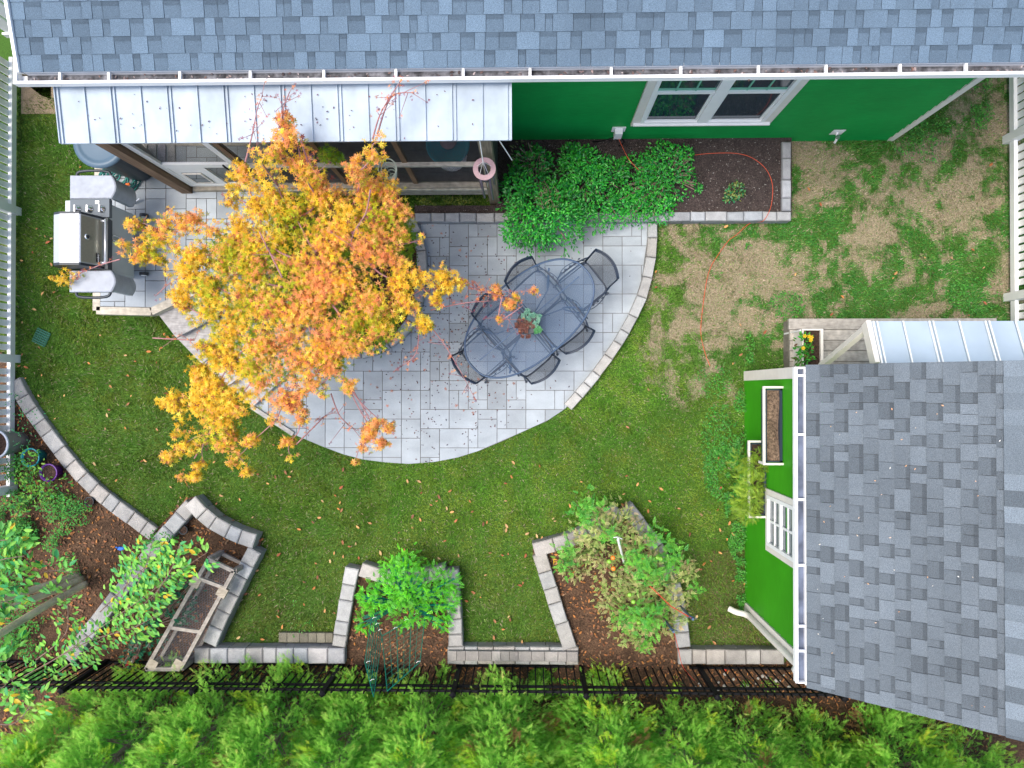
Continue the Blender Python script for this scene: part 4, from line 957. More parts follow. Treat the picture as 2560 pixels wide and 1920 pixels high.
def leaf_orn(b, c, u, v, s_):
    c = Vector(c); u = Vector(u).normalized(); v = Vector(v).normalized(); b.add([c - u * s_, c + v * s_ * .5, c + u * s_, c - v * s_ * .5], [(0, 1, 2, 3)])
M['iron2'] = mat('dark_wrought_iron', (.018, .030, .055), .4, spec=.5)
def make_chair():
    """local: faces +X, back toward -X"""
    t_ = thing('patio_chair', '', 'chair')
    W = .27
    def sx(k, n=14):
        a = 2 * math.pi * k / n; e = .32; return (math.copysign(abs(math.cos(a)) ** e, math.cos(a)) * .25, math.copysign(abs(math.sin(a)) ** e, math.sin(a)) * .255, .43)
    b = MB(); b.add([sx(k, 28) for k in range(28)], [tuple(range(28))]); b.build('seat', M['chairmesh'], t_)
    b = MB(); b.tube([sx(k, 28) for k in range(29)], .011, 6, cap=False); b.tube([(-.2, -.22, .425), (.2, -.22, .425)], .007); b.build('seat_frame', M['iron2'], t_, True)
    # back
    nb = 12; low = []; high = []
    for k in range(nb + 1):
        s_ = -1 + 2 * k / nb; low.append(Vector((-.23 - .02 * (1 - s_ * s_), s_ * .235, .47))); high.append(Vector((-.345 - .065 * (1 - s_ * s_), s_ * .235, .86 + .05 * (1 - s_ * s_))))
    b = MB()
    for k in range(nb): b.quad(low[k], low[k + 1], high[k + 1], high[k])
    b.build('backrest', M['backmesh'], t_)
    b = MB(); b.tube(low, .008, 6); b.tube([low[0]] + high + [low[-1]], .012, 6)
    hi2 = [h + Vector((-.012, 0, .045)) for h in high]; b.tube([high[0]] + hi2 + [high[-1]], .010, 6)
    for k in range(1, nb): leaf_orn(b, (high[k] + hi2[k]) / 2 + Vector((-.005, 0, .01)), high[k + 1] - high[k], (-.6, 0, 1), .018)
    b.build('back_frame', M['iron2'], t_, True)
    for s_ in (-1, 1):
        y = s_ * .26; b = MB(); pts = spline([(-.27, y * .9, .62), (-.15, y * 1.02, .66), (.02, y * 1.07, .665), (.17, y * 1.06, .65), (.22, y * 1.02, .58), (.20, y, .44)], 5); b.tube(pts, .010, 6)
        b.tube(spline([(-.24, y * .9, .5), (-.1, y * 1.18, .58), (.08, y * 1.26, .6), (.2, y * 1.05, .5)], 5), .006, 5)
        for k in range(5): leaf_orn(b, (-.16 + .075 * k, y * 1.14, .63), (1, 0, 0), (0, 1, .2), .026)
        b.build('arm', M['iron2'], t_, True)
        for xf, xt in ((.20, .25), (-.20, -.28)):
            b = MB(); b.tube(spline([(xf, y * .92, .43), (xf * 1.1, y * .96, .25), (xt, y * 1.02, .02)], 4), .012, 6); b.lathe((xt, y * 1.02, .0), [(.001, 0), (.018, 0), (.018, .012), (.001, .014)], 10); b.build('leg', M['iron2'], t_, True)
    return t_
def copy_tree(o, parent=None):
    c = o.copy(); COL.objects.link(c)
    if parent: c.parent = parent
    for ch in list(o.children): copy_tree(ch, c)
    return c
ch0 = make_chair()
chairs = [((1524, 655), 38, 'mesh patio chair pulled out at the upper right end of the oval table'), ((1290, 667), 132, 'mesh patio chair on the maple side of the table, nearest the house'),
          ((1207, 748), 132, 'mesh patio chair half hidden by the red maple twigs'), ((1152, 931), 222, 'mesh patio chair at the lower left end of the oval table'),
          ((1370, 937), -50, 'mesh patio chair on the lawn side, near the lower end of the table'), ((1456, 863), -51, 'mesh patio chair on the lawn side, right of the succulents')]
for i, (pp, ang, lab) in enumerate(chairs):
    o = ch0 if i == 0 else copy_tree(ch0)
    bt = P(*pp, .92); a = rad(ang); o.location = (bt.x - math.cos(a) * .40, bt.y - math.sin(a) * .40, .047); o.rotation_euler = (0, 0, a + math.pi)
    props(o, lab, 'chair', 'patio chairs around the oval table')
# succulent planter on the table
sc = P(1320, 808, .80)
t_ = thing('succulent_planter', 'bowl of pale green and brown succulents on the oval table', 'potted plant', (sc.x, sc.y, .73))
b = MB(); b.lathe((sc.x, sc.y, .73), [(.001, 0), (.10, 0), (.15, .09), (.14, .09), (.001, .08)], 22); b.build('bowl', M['darkplastic'], t_, True)
cl_ = Cloud(); TR = T_oval(.75, .12)
for cols, c0, ns, rr in (([(.22, .45, .32), (.30, .52, .38), (.14, .36, .26)], (.03, .05), 26, .13), ([(.20, .09, .07), (.28, .13, .10), (.15, .06, .05)], (-.03, -.06), 26, .13), ([(.10, .34, .12), (.16, .40, .2)], (.13, -.08), 7, .05)):
    for k in range(ns):
        r = rr * math.sqrt(random.random()); a = random.random() * 6.28; p = np.array([sc.x + c0[0] + r * math.cos(a), sc.y + c0[1] + r * math.sin(a), .83 + .03 * random.random() - .25 * r * r])
        n = 8; an = np.arange(n) * 2 * np.pi / n + random.random(); up = np.where(np.arange(n) % 2 == 0, .35, .9)
        X = np.stack([np.cos(an), np.sin(an), up], 1); U = np.tile([0, 0, 1.], (n, 1)); Rr = frames(X, U)
        cl_.add(*scatter(TR[0], TR[1], np.tile(p, (n, 1)), Rr, np.full(n, .036), mixcol(cols, n, .08)))
cl_.build('foliage', M['leaf'], t_)

# ============================================================ CORDS
def cord_obj(name, label, pxs, z, r=.0042, m='cord'):
    b = MB(); b.tube(spline([P(*p, z) if len(p) == 2 else P(*p) for p in pxs], 6), r, 6); props(b.build(name, M[m], smooth=True), label, 'cord')
cord_obj('extension_cord', 'long orange extension cord curling from the house bed over the wall onto the lawn', [(1700, 400, .17), (1725, 390, .17), (1770, 384, .16), (1835, 383, .16), (1879, 394, .16), (1915, 423, .16), (1931, 462, .16), (1929, 508, .17), (1920, 535, .215), (1908, 552, .21), (1895, 556, .06), (1872, 560, .035), (1840, 588, .03), (1820, 603, .03), (1790, 645, .028), (1777, 668, .03), (1767, 700, .02), (1758, 760, .014), (1752, 830, .014), (1762, 880, .014), (1775, 915, .012)], .16)
cord_obj('orange_cord', 'short orange cord hanging from the wall socket into the leafy bed', [(1546, 345, .36), (1555, 365, .45), (1572, 398, .62), (1597, 425, .55)], .5)

# ============================================================ WIRE COLD FRAME
ZT = .50
cf = thing('cold_frame', 'weathered wooden box frame covered with chicken wire in the left bed', 'cold frame', (*P(450, 1550).xy, .1))
wc = (.31, .275, .245)
TL, TR_, BR, BL = P(522, 1398, ZT), P(585, 1428, ZT), P(452, 1672, ZT), P(366, 1672, ZT)
TLL = P(518, 1398, ZT)
def dn(p, z=.1): return Vector((p.x, p.y, z))
b = MB()
for a, c in ((TL, TR_), (TR_, BR), (BR, BL), (BL, TL)):
    b.bar(a, c, .05, .045, wc); b.bar(dn(a, .13), dn(c, .13), .045, .045, tuple(q * .9 for q in wc))
for p in (TL, TR_, BR, BL): b.bar(dn(p, .08), dn(p, ZT - .02), .06, .06, wc)
for t in (.17, .62): b.bar(TL.lerp(BL, t), TR_.lerp(BR, t), .045, .04, tuple(q * 1.15 for q in wc))
for p, q in ((TL.lerp(BL, .17), TL.lerp(BL, .2)), (TR_.lerp(BR, .17), TR_.lerp(BR, .2))):
    d_ = (BL - TL).normalized(); b.bar(p, p + d_ * .13 , .13, .05, (.36, .31, .25))
for p in (BL.lerp(BR, .12), BL.lerp(BR, .85)): d_ = (TL - BL).normalized(); b.bar(p, p + d_ * .14, .12, .05, (.37, .32, .25))
b.build('frame', M['oldwood'], cf)
b = MB()
def hexnet(b, A, B, C, Dd, nu, nv, r=.0011):
    """A-B is the short side, A-D the long one"""
    def q(u, v): return A.lerp(B, u).lerp(Dd.lerp(C, u), v)
    for i in range(nu):
        for j in range(nv):
            o_ = .5 * (j % 2); u0 = (i + o_) / nu; u1 = (i + .5 + o_) / nu; 
            if u1 > 1: continue
            v0 = j / nv; v1 = (j + .35) / nv; v2 = (j + 1) / nv
            b.bar(q(u0, v0), q(u0, v1), r * 2, r * 2); b.bar(q(u0, v1), q(u1, v2), r * 2, r * 2)
            um = u0 - .5 / nu
            if um >= 0: b.bar(q(u0, v1), q(um, v2), r * 2, r * 2)
hexnet(b, TL, TR_, BR, BL, 11, 46); hexnet(b, dn(TR_, .14), TR_, BR, dn(BR, .14), 10, 46); hexnet(b, dn(BL, .14), BL, BR, dn(BR, .14), 6, 10)
b.build('chicken_wire', M['wire'], cf)

# green wire trellis
tr_ = thing('wire_trellis', 'folded green wire panel leaning over the black fence before the bright bush', 'trellis', (*P(990, 1620).xy, .12))
def wire_panel(a, b_, c, d, nu, nv):
    b = MB(); a, b_, c, d = [P(*q) for q in (a, b_, c, d)]
    q = lambda u, v: a.lerp(b_, u).lerp(d.lerp(c, u), v)
    for i in range(nu + 1): b.tube([q(i / nu, 0), q(i / nu, .5), q(i / nu, 1)], .0055 if i % 2 == 0 else .003, 5)
    for j in range(nv + 1): b.tube([q(0, j / nv), q(1, j / nv)], .0018 if 0 < j < nv else .006, 4)
    b.build('panel', M['greenwire'], tr_)
wire_panel((955, 1590, .45), (1064, 1528, .35), (1050, 1655, .95), (968, 1728, 1.25), 6, 11)
wire_panel((932, 1528, .35), (955, 1590, .45), (934, 1742, 1.25), (912, 1655, .95), 6, 11)
b = MB()
for p in ((935, 1545, .45), (943, 1560, .5), (950, 1575, .5), (988, 1570, .5), (1015, 1550, .5), (1040, 1535, .45), (920, 1655, 1.0), (1045, 1655, 1.0), (930, 1700, 1.15)): q = P(*p); b.tube([q + Vector((-.02, -.01, .0)), q + Vector((.0, .015, .02)), q + Vector((.03, .01, 0))], .004, 4)
b.build('tie', M['white'], tr_)

# gnome, blue toy
gp = P(352, 1638, .06); t_ = thing('garden_gnome', 'small garden gnome in red lying by the chicken wire frame', 'garden gnome', gp)
q_ = Vector((0, 0, 1)).rotation_difference(Vector((-.75, -.45, .45)).normalized())
b = MB(); b.lathe(gp, [(.001, 0), (.045, 0), (.05, .05), (.035, .10), (.02, .12)], 14, axis=q_); b.build('body', M['gnomered'], t_, True)
b = MB(); b.lathe(gp, [(.02, .10), (.042, .115), (.035, .14), (.02, .155)], 12, axis=q_); b.build('beard', M['white'], t_, True)
b = MB(); b.lathe(gp, [(.044, .145), (.03, .19), (.002, .25)], 12, axis=q_); b.build('hat', M['gnomered'], t_, True)
bp = P(303, 1371, .07); b = MB(); b.prism([(bp.x - .05, bp.y - .015), (bp.x + .0, bp.y - .03), (bp.x + .05, bp.y - .01), (bp.x + .045, bp.y + .02), (bp.x - .03, bp.y + .025)], .06, .09, ch=.006); b.tube([(bp.x - .045, bp.y + .01, .08), (bp.x - .075, bp.y + .02, .08)], .008, 6); props(b.build('plastic_scoop', M['blue']), 'small bright blue plastic scoop lying in the mulch at left', 'scoop')
tg = P(1388, 1404, .13); b = MB(); frp = [(-.02, -.035), (.02, -.035), (.02, .035), (-.02, .035)]
for i in range(4): a = frp[i]; c = frp[(i + 1) % 4]; b.bar((tg.x + a[0], tg.y + a[1], .14), (tg.x + c[0], tg.y + c[1], .14), .008, .006)
b.bar((tg.x - .02, tg.y, .14), (tg.x + .02, tg.y, .14), .007, .006); props(b.build('plant_tag', mat('yellow_plastic', (.7, .42, .01), .5)), 'small yellow plastic frame lying inside the tomato bed corner', 'plant tag')

# ============================================================ FOLIAGE
# --- Japanese maple
maple = thing('maple_tree', 'spreading Japanese maple in orange and yellow autumn leaf', 'tree', (*D(735, 600).xy, .14))
blobs = """615 270 26,640 300 34,600 318 34,565 350 40,540 400 46,600 400 55,655 370 45,690 430 60,822 305 20,805 340 34,768 372 34,770 430 62,838 425 45,865 455 28,640 470 65,560 450 55,515 430 30,740 495 60,815 505 55,858 530 28,680 545 45,795 565 55,640 560 65,580 520 60,520 495 45,470 500 34,425 480 26,385 485 38,335 495 30,300 482 24,280 530 24,318 545 34,380 540 45,440 550 48,500 560 55,560 600 65,620 630 68,700 640 66,780 640 60,850 605 55,905 590 38,950 598 34,985 608 20,930 638 28,865 660 48,905 690 30,822 710 45,785 745 30,745 705 55,665 700 66,590 680 60,530 650 58,470 620 48,425 605 42,372 590 22,392 632 28,402 662 24,450 680 40,500 720 50,560 740 58,620 755 52,685 760 38,725 805 32,695 830 26,752 835 22,640 820 38,618 865 34,600 905 20,560 800 50,510 780 46,462 760 34,440 795 32,470 830 44,520 855 45,480 890 46,430 868 30,385 858 26,360 868 16,390 895 24,450 938 36,500 940 38,548 950 20,405 955 30,372 985 18,400 1028 18,440 1000 16,515 985 24,540 1012 16,425 1022 14,625 950 16,628 985 12,650 905 14,800 925 30,792 948 30,838 922 18,822 958 16,768 995 10,610 620 60,700 600 55,540 560 40,655 890 14,905 520 16,1070 628 18,1095 655 20,1112 640 10,1150 628 9,1078 690 7,160 592 18,150 608 16,128 605 8,840 470 40,720 760 30,760 765 26,360 520 30,345 560 18,930 610 30,960 620 20""".replace('\n', '').split(',')
blobs = [tuple(float(q) for q in s_.split()) for s_ in blobs]
CXm, CYm = 660, 600
def mz(x, y):
    d = math.hypot(x - CXm, (y - CYm)) / 420; z = 2.75 - .75 * d * d
    z = max(z, 1.55)
    if y < 420: z = z + (3.45 - z) * min(1, (420 - y) / 80)
    return z
fol = Cloud()
OLV = [(500, 560, 50), (600, 590, 60), (640, 480, 45), (820, 470, 40), (800, 690, 55), (450, 720, 45), (720, 830, 45), (470, 940, 30), (530, 650, 40), (860, 500, 35), (560, 790, 35), (340, 540, 25), (460, 620, 35)]
for x, y, r in blobs:
    z = mz(x, y); c = D(x, y, z); r = r * (1.18 if y > 730 and x < 700 else 1); rw = r * (H - z) / 1536
    n = int(640 * (rw / .25) ** 2 * .95) + 14
    oa = math.atan2(-(y - CYm), x - CXm); edge = min(1, math.hypot(x - CXm, y - CYm) / 300); nd = RNG.integers(6, 9)
    da = oa + RNG.normal(size=nd) * (2.6 - 1.5 * edge); k = RNG.integers(0, nd, n); ll = RNG.uniform(.8, 1.5, nd)[k] * rw; tt = RNG.random(n) ** .75
    lat = RNG.normal(size=n) * rw * .25 * (1.15 - .65 * tt); back = -.25 * rw * edge
    lx = c.x + (tt * ll + back) * np.cos(da[k]) - lat * np.sin(da[k]); ly = c.y + (tt * ll + back) * np.sin(da[k]) + lat * np.cos(da[k]); rr = np.hypot(lx - c.x, ly - c.y)
    # gaps: drop leaves by noise so things below show through
    thick = .05 + .10 * np.clip(1 - (rr / (rw * 1.3)) ** 2, 0, 1)
    hz = z + thick * RNG.uniform(-1, 1, n) + .10 * (fbm(lx, ly, 3.0, 2) - .5)
    keep = fbm(lx + 4, ly, 5.0, 2) > .45
    keep |= RNG.random(n) < .20
    lx, ly, hz = lx[keep], ly[keep], hz[keep]; n = len(lx)
    X, Nn = rdir(n, 1.0); Rr = frames(X, Nn)
    t = np.clip((fbm(lx, ly, 1.3, 3) - .5) * 3.5 + .12 + (lx + 2.6) * .14 + (ly + .3) * .14, .04, .85)[:, None]
    gold = mixcol([(.95, .58, .03), (.92, .48, .03), (.95, .68, .10)], n, .12); org_ = mixcol([(.95, .36, .10), (.93, .42, .14), (.93, .30, .13), (.92, .50, .14)], n, .12)
    col = np.where(RNG.random((n, 1)) < t, org_, gold)
    olive = mixcol([(.42, .42, .02), (.34, .38, .02), (.55, .46, .03)], n, .15)
    lowm = ((hz - z) < -.02 + .10 * (fbm(lx - 3, ly + 5, 2.2, 2) - .4)); col = np.where((lowm & (RNG.random(n) < .65))[:, None], olive, col)
    om = np.zeros(n)
    for ox, oy, orr in OLV: oc = D(ox, oy, z); om = np.maximum(om, np.exp(-((lx - oc.x) ** 2 + (ly - oc.y) ** 2) / (orr / 190) ** 2))
    om = om * np.clip(fbm(lx, ly, 2.4, 3) * 3.2 - .8, 0, 1); sel = RNG.random(n) < om * .85; col = np.where(sel[:, None], mixcol([(.50, .50, .02), (.34, .44, .02), (.66, .56, .03)], n, .12), col)
    # brown seed wings
    br = RNG.random(n) < .05; col = np.where(br[:, None], np.array([.28, .07, .06]), col); col = np.clip(col * (1 + .18 * RNG.normal(size=(n, 1))), .01, .97)
    pos = np.stack([lx, ly, hz], 1); fol.add(*scatter(TM[0], TM[1], pos, Rr, RNG.uniform(.048, .085, n), col))
# lower olive and green patches seen through the crown
for x, y, r, z in ((505, 560, 60, 1.9), (590, 585, 70, 1.9), (660, 620, 60, 1.8), (700, 660, 60, 1.8), (800, 700, 60, 1.6), (860, 500, 40, 1.9), (870, 540, 25, 1.6), (710, 770, 45, 1.5), (460, 640, 45, 1.7), (540, 720, 60, 1.7), (600, 780, 50, 1.6), (708, 335, 22, 2.4), (730, 345, 14, 2.3), (640, 480, 60, 2.2), (560, 660, 70, 1.6), (760, 560, 50, 1.8)):
    c = D(x, y, z); rw = r * (H - z) / 1536; n = int(330 * (rw / .25) ** 2) + 20; a = RNG.random(n) * 6.283; rr = rw * np.sqrt(RNG.random(n)) * (1 + .1 * RNG.normal(size=n))
    pos = np.stack([c.x + rr * np.cos(a), c.y + rr * np.sin(a), z + RNG.uniform(-.08, .08, n)], 1); X, Nn = rdir(n, .9)
    cols = mixcol([(.22, .40, .02), (.16, .36, .02), (.40, .44, .03)], n, .15); fol.add(*scatter(TM[0], TM[1], pos, frames(X, Nn), RNG.uniform(.05, .078, n), cols))
# sparse twiggy leaves
tw = MB(); trunk = MB(); root = D(735, 600, .14); fork = root + Vector((.02, 0, .75))
trunk.tube([root, root + Vector((.03, -.02, .35)), fork], [.11, .09, .085], 10); rnd = random.Random(12)
main = {}
for ang in range(0, 360, 45):
    a = rad(ang + rnd.uniform(-12, 12)); m1 = fork + Vector((math.cos(a) * .5, math.sin(a) * .5, .75)); main[ang] = m1
    trunk.tube(spline([fork, fork + Vector((math.cos(a) * .15, math.sin(a) * .15, .4)), m1], 4), [.055 - .03 * i / 8 for i in range(9)], 7)
for i, (x, y, r) in enumerate(blobs):
    if x < 170 or x > 1040: continue
    z = mz(x, y); e = D(x, y, z - .05); d0 = math.hypot(x - 700, y - 600)
    cand = [q for q in blobs if math.hypot(q[0] - 700, q[1] - 600) < d0 - 14 and (q[0], q[1]) != (x, y)]
    if d0 > 110 and cand:
        q = min(cand, key=lambda q: math.hypot(q[0] - x, q[1] - y) + .3 * math.hypot(q[0] - 700, q[1] - 600)); m1 = D(q[0], q[1], mz(q[0], q[1]) - .05)
    else: m1 = min(main.values(), key=lambda q: (q - e).length)
    mid = m1.lerp(e, .5) + Vector((rnd.uniform(-.04, .04), rnd.uniform(-.04, .04), .02)); r0 = .006 + .012 * max(0, 1 - d0 / 420)
    tw.tube(spline([m1, mid, e], 4), [r0 - r0 * .06 * k for k in range(9)], 5)
shoots = [((530, 350, 3.3), (545, 290, 3.42), (556, 235, 3.5), (568, 205, 3.5)), ((610, 270, 3.4), (612, 235, 3.5), (625, 200, 3.5)), ((805, 300, 3.4), (820, 250, 3.5), (845, 205, 3.55), (872, 165, 3.6)), ((815, 290, 3.4), (845, 210, 3.5), (895, 200, 3.5)),
          ((800, 410, 3.2), (790, 460, 3.0), (765, 500, 2.95), (757, 530, 2.9)), ((650, 305, 3.4), (665, 345, 3.2), (690, 385, 3.1)), ((985, 605, 2.2), (1020, 622, 2.2), (1050, 632, 2.15), (1085, 640, 2.1)), ((960, 600, 2.3), (1010, 610, 2.25), (1045, 628, 2.15), (1150, 628, 2.1)),
          ((915, 690, 2.2), (950, 730, 2.15), (985, 785, 2.1), (1030, 868, 2.0)), ((905, 690, 2.2), (900, 760, 2.1), (870, 790, 2.0)), ((930, 670, 2.2), (1000, 655, 2.2), (1060, 650, 2.1)), ((1085, 640, 2.1), (1080, 690, 2.05), (1130, 660, 2.05)),
          ((260, 560, 2.1), (215, 573, 2.1), (150, 600, 2.1)), ((715, 850, 2.0), (735, 900, 1.95), (770, 930, 1.9)), ((755, 830, 2.0), (790, 890, 1.95), (810, 930, 1.9)), ((420, 990, 1.8), (480, 890, 2.0)), ((640, 960, 1.8), (700, 900, 1.9)), ((330, 730, 2.0), (420, 735, 2.1)), ((440, 640, 2.1), (390, 600, 2.1), (335, 640, 2.0)), ((920, 620, 2.4), (800, 690, 2.6)), ((610, 600, 2.9), (560, 500, 3.0))]
sp = []
for s_ in shoots:
    q = spline([D(*p) for p in s_], 6); tw.tube(q, [max(.003, .009 - .0004 * k) for k in range(len(q))], 5)
    for p in q[len(q) // 3:]:
        for k in range(2): sp.append((p.x + rnd.gauss(0, .035), p.y + rnd.gauss(0, .035), p.z + rnd.gauss(0, .02)))
    for k in range(6):
        p = q[rnd.randrange(len(q) // 3, len(q))]; e = p + Vector((rnd.gauss(0, .09), rnd.gauss(0, .09), rnd.uniform(0, .06))); tw.tube([p, e], [.0035, .002], 4); sp.append(tuple(e)); sp.append(tuple(e + Vector((.02, .02, 0))))
sp = np.array(sp); n = len(sp); X, Nn = rdir(n, 1.1)
fol.add(*scatter(TM[0], TM[1], sp, frames(X, Nn), RNG.uniform(.03, .055, n), mixcol([(.30, .06, .10), (.85, .25, .08), (.9, .35, .1), (.2, .06, .12)], n, .2)))
fol.build('crown', M['autumn'], maple); trunk.build('trunk', M['bark'], maple, True); tw.build('branches', M['twig'], maple, True)

# --- generic leafy shrub
def shrub(name, label, cat, clumps, T, size, cols, dens, m='leaf_gloss', tilt=.9, group=None, base=None, stems=True, stemcol='bark', holes=.36):
    """clumps: (dispx, dispy, r_disp, z, h)"""
    x0, y0, r0, z0, h0 = clumps[0]; bs = base or D(sum(c[0] for c in clumps) / len(clumps), sum(c[1] for c in clumps) / len(clumps), .1)
    t_ = thing(name, label, cat, (bs[0], bs[1], .08), group); cl = Cloud(); st = MB()
    for x, y, r, z, h in clumps:
        c = D(x, y, z); rw = r * (H - z) / 1536; n = int(dens * rw * rw) + 10; a = RNG.random(n) * 6.283; rr = rw * np.sqrt(RNG.random(n)) * (1 + .13 * RNG.normal(size=n))
        lx = c.x + rr * np.cos(a); ly = c.y + rr * np.sin(a); top = z - h * .8 * (rr / (rw * 1.15)) ** 2; hz = top - h * RNG.random(n) ** 2.0 * .8
        k = (fbm(lx + 2, ly - 7, 7, 2) > holes) | (RNG.random(n) < .3); lx, ly, hz = lx[k], ly[k], hz[k]; n = len(lx)
        hz = np.maximum(hz, .13)
        X, Nn = rdir(n, tilt); out_ = np.stack([lx - c.x, ly - c.y, np.zeros(n)], 1) / rw; X = X + out_ * 1.2 ; Rr = frames(X, Nn + out_ * .3)
        sm = 1 + .15 * np.sin(lx * 13) ; cc_ = mixcol(cols, n, .16) * (.8 + .5 * vnoise(lx, ly, 6))[:, None]
        cl.add(*scatter(T[0], T[1], np.stack([lx, ly, hz], 1), Rr, RNG.uniform(size * .7, size * 1.2, n), np.clip(cc_, .003, .9)))
        if stems:
            for k in range(7):
                e = Vector((c.x + rnd.uniform(-.8, .8) * rw, c.y + rnd.uniform(-.8, .8) * rw, z - h * .35)); bb = Vector((bs[0], bs[1], .1)); st.tube(spline([bb, bb.lerp(e, .5) + Vector((0, 0, .08)), e], 3), .006, 4)
    cl.build('foliage', M[m], t_)
    if stems: st.build('stems', M[stemcol], t_)
    return t_
GB = [(.02, .26, .03), (.035, .35, .03), (.012, .18, .04), (.06, .42, .03)]
grp = 'leafy green shrubs in the bed by the house wall'
shrub('leafy_shrub', 'tall leafy green shrub spilling over the wall beside the porch corner', 'shrub', [(1135, 400, 60, .95, .5), (1150, 460, 60, .9, .5), (1210, 470, 55, .85, .5), (1160, 500, 26, .75, .3), (1110, 490, 28, .8, .35), (1205, 420, 50, .9, .5), (1150, 340, 45, .85, .5)], TO, .05, GB, 9500, group=grp)
shrub('leafy_shrub', 'leafy green shrub under the wall socket', 'shrub', [(1260, 350, 50, .75, .45), (1270, 400, 55, .75, .4), (1300, 440, 48, .6, .4), (1240, 325, 30, .7, .4), (1320, 370, 45, .65, .4)], TO, .048, GB, 9000, group=grp)
shrub('leafy_shrub', 'leafy green shrub beside the bare mulch under the window', 'shrub', [(1380, 370, 50, .55, .4), (1400, 420, 50, .5, .35), (1440, 340, 46, .5, .35), (1450, 390, 45, .45, .3), (1355, 440, 35, .45, .3), (1430, 440, 34, .4, .3), (1480, 330, 22, .4, .2), (1485, 370, 20, .35, .2), (1505, 400, 12, .3, .1)], TO, .046, GB, 8600, group=grp)
shrub('dry_vine', 'tangled dry vine over the shrub at the porch corner', 'vine', [(1130, 320, 26, .98, .3), (1150, 345, 30, 1.0, .3), (1185, 430, 30, .98, .2)], TON, .05, [(.14, .16, .05), (.20, .22, .09), (.06, .14, .05)], 2500, m='leaf', holes=.5)
shrub('small_plant', 'small dark green seedling alone in the bare mulch by the orange cord', 'plant', [(1594, 408, 20, .32, .15), (1580, 420, 12, .28, .1)], TO, .045, [(.015, .16, .06), (.03, .22, .05), (.2, .2, .05)], 8000, stems=False)
# shrubs under the maple
shrub('low_shrub', 'yellow-green low shrub inside the curved wall under the maple', 'shrub', [(868, 520, 26, .6, .3), (880, 560, 20, .45, .3), (860, 490, 26, .6, .3), (700, 600, 30, .4, .3), (690, 560, 26, .4, .3), (800, 720, 40, .5, .3)], TO, .045, [(.08, .22, .02), (.14, .26, .03), (.03, .14, .02)], 6000, m='leaf')
# bright green bush in bed 2
BG = [(.10, .50, .015), (.16, .58, .02), (.06, .38, .012), (.12, .46, .05)]
shrub('green_bush', 'bright green bushy plant over the middle walled bed', 'bush', [(875, 1270, 52, .85, .4), (830, 1290, 42, .7, .4), (930, 1280, 42, .75, .4), (870, 1235, 32, .75, .4), (960, 1270, 26, .6, .3), (800, 1310, 28, .5, .3), (880, 1330, 42, .6, .3), (940, 1330, 32, .55, .3), (960, 1300, 26, .5, .3), (785, 1350, 20, .35, .2), (790, 1300, 24, .5, .3), (960, 1355, 15, .4, .2), (840, 1240, 24, .7, .3)], TC, .085, BG, 2900, m='leaf', holes=.30, stemcol='greenwire')
# tomato bed
TG = [(.36, .44, .12), (.46, .46, .18), (.26, .42, .09), (.46, .34, .18)]; TB = [(.13, .42, .045), (.18, .50, .05), (.07, .34, .05)]; TD = [(.30, .22, .12), (.22, .24, .08), (.36, .30, .16)]
gt_ = 'tomato plants in the walled vegetable bed'
def tomato(label, clumps, fruit, green):
    t_ = shrub('tomato_plant', label, 'tomato plant', clumps, TC, .078, TG, 2600, m='leaf', holes=.42, group=gt_, stemcol='twigt')
    cl = Cloud()
    for x, y, r, z, h in green:
        c = D(x, y, z); rw = r * (H - z) / 1536; n = int(2000 * rw * rw) + 12; a = RNG.random(n) * 6.283; rr = rw * RNG.random(n) * 1.3; X, Nn = rdir(n, .8)
        pos = np.stack([c.x + rr * np.cos(a), c.y + rr * np.sin(a), z + .05 - h * RNG.random(n)], 1); cl.add(*scatter(TC[0], TC[1], pos, frames(X, Nn), RNG.uniform(.06, .11, n), mixcol(TB, n, .15)))
    if green: cl.build('young_leaves', M['leaf'], t_)
    for x, y, z, c_ in fruit:
        p = D(x, y, z); b = MB(); b.lathe(p, [(.001, -.028), (.02, -.022), (.031, 0), (.024, .02), (.008, .026), (.001, .022)], 12, c_); b.build('fruit', M['tomato'], t_, True)
M['twigt'] = mat('tomato_stem', (.14, .22, .05), .7)
RD, OG, GN = (.75, .06, .02), (.80, .20, .02), (.20, .42, .04)
tomato('tomato plant with dry brown tips at the top of the walled bed', [(1290, 1150, 45, .9, .5), (1340, 1160, 45, .9, .5), (1380, 1180, 40, .85, .5), (1260, 1190, 40, .8, .5), (1300, 1190, 50, .9, .5), (1245, 1230, 34, .6, .4), (1350, 1120, 26, .8, .4), (1310, 1120, 26, .8, .4)],
       [(1324, 1205, .98, OG), (1325, 1228, 1.0, OG), (1316, 1213, .95, GN), (1420, 1204, .9, GN), (1427, 1207, .9, GN), (1390, 1204, .85, RD)], [(1275, 1095, 30, .95, .2), (1262, 1120, 26, .9, .2), (1225, 1190, 20, .8, .2), (1222, 1220, 22, .6, .2), (1320, 1160, 20, 1.0, .1)])
tomato('tomato plant with the large fresh green clump beside the shed-side wall', [(1400, 1230, 50, .95, .5), (1440, 1260, 45, .9, .5), (1380, 1270, 45, .9, .5), (1470, 1280, 40, .8, .4), (1340, 1260, 45, .85, .4), (1490, 1240, 20, .8, .3)],
       [(1360, 1285, .9, GN), (1368, 1300, .85, GN)], [(1395, 1225, 36, 1.05, .2), (1375, 1210, 26, 1.05, .2), (1420, 1240, 24, 1.0, .2), (1445, 1170, 20, .85, .2), (1460, 1200, 22, .85, .2), (1445, 1220, 22, .85, .2), (1410, 1155, 18, .8, .2), (1505, 1275, 12, .7, .2)])
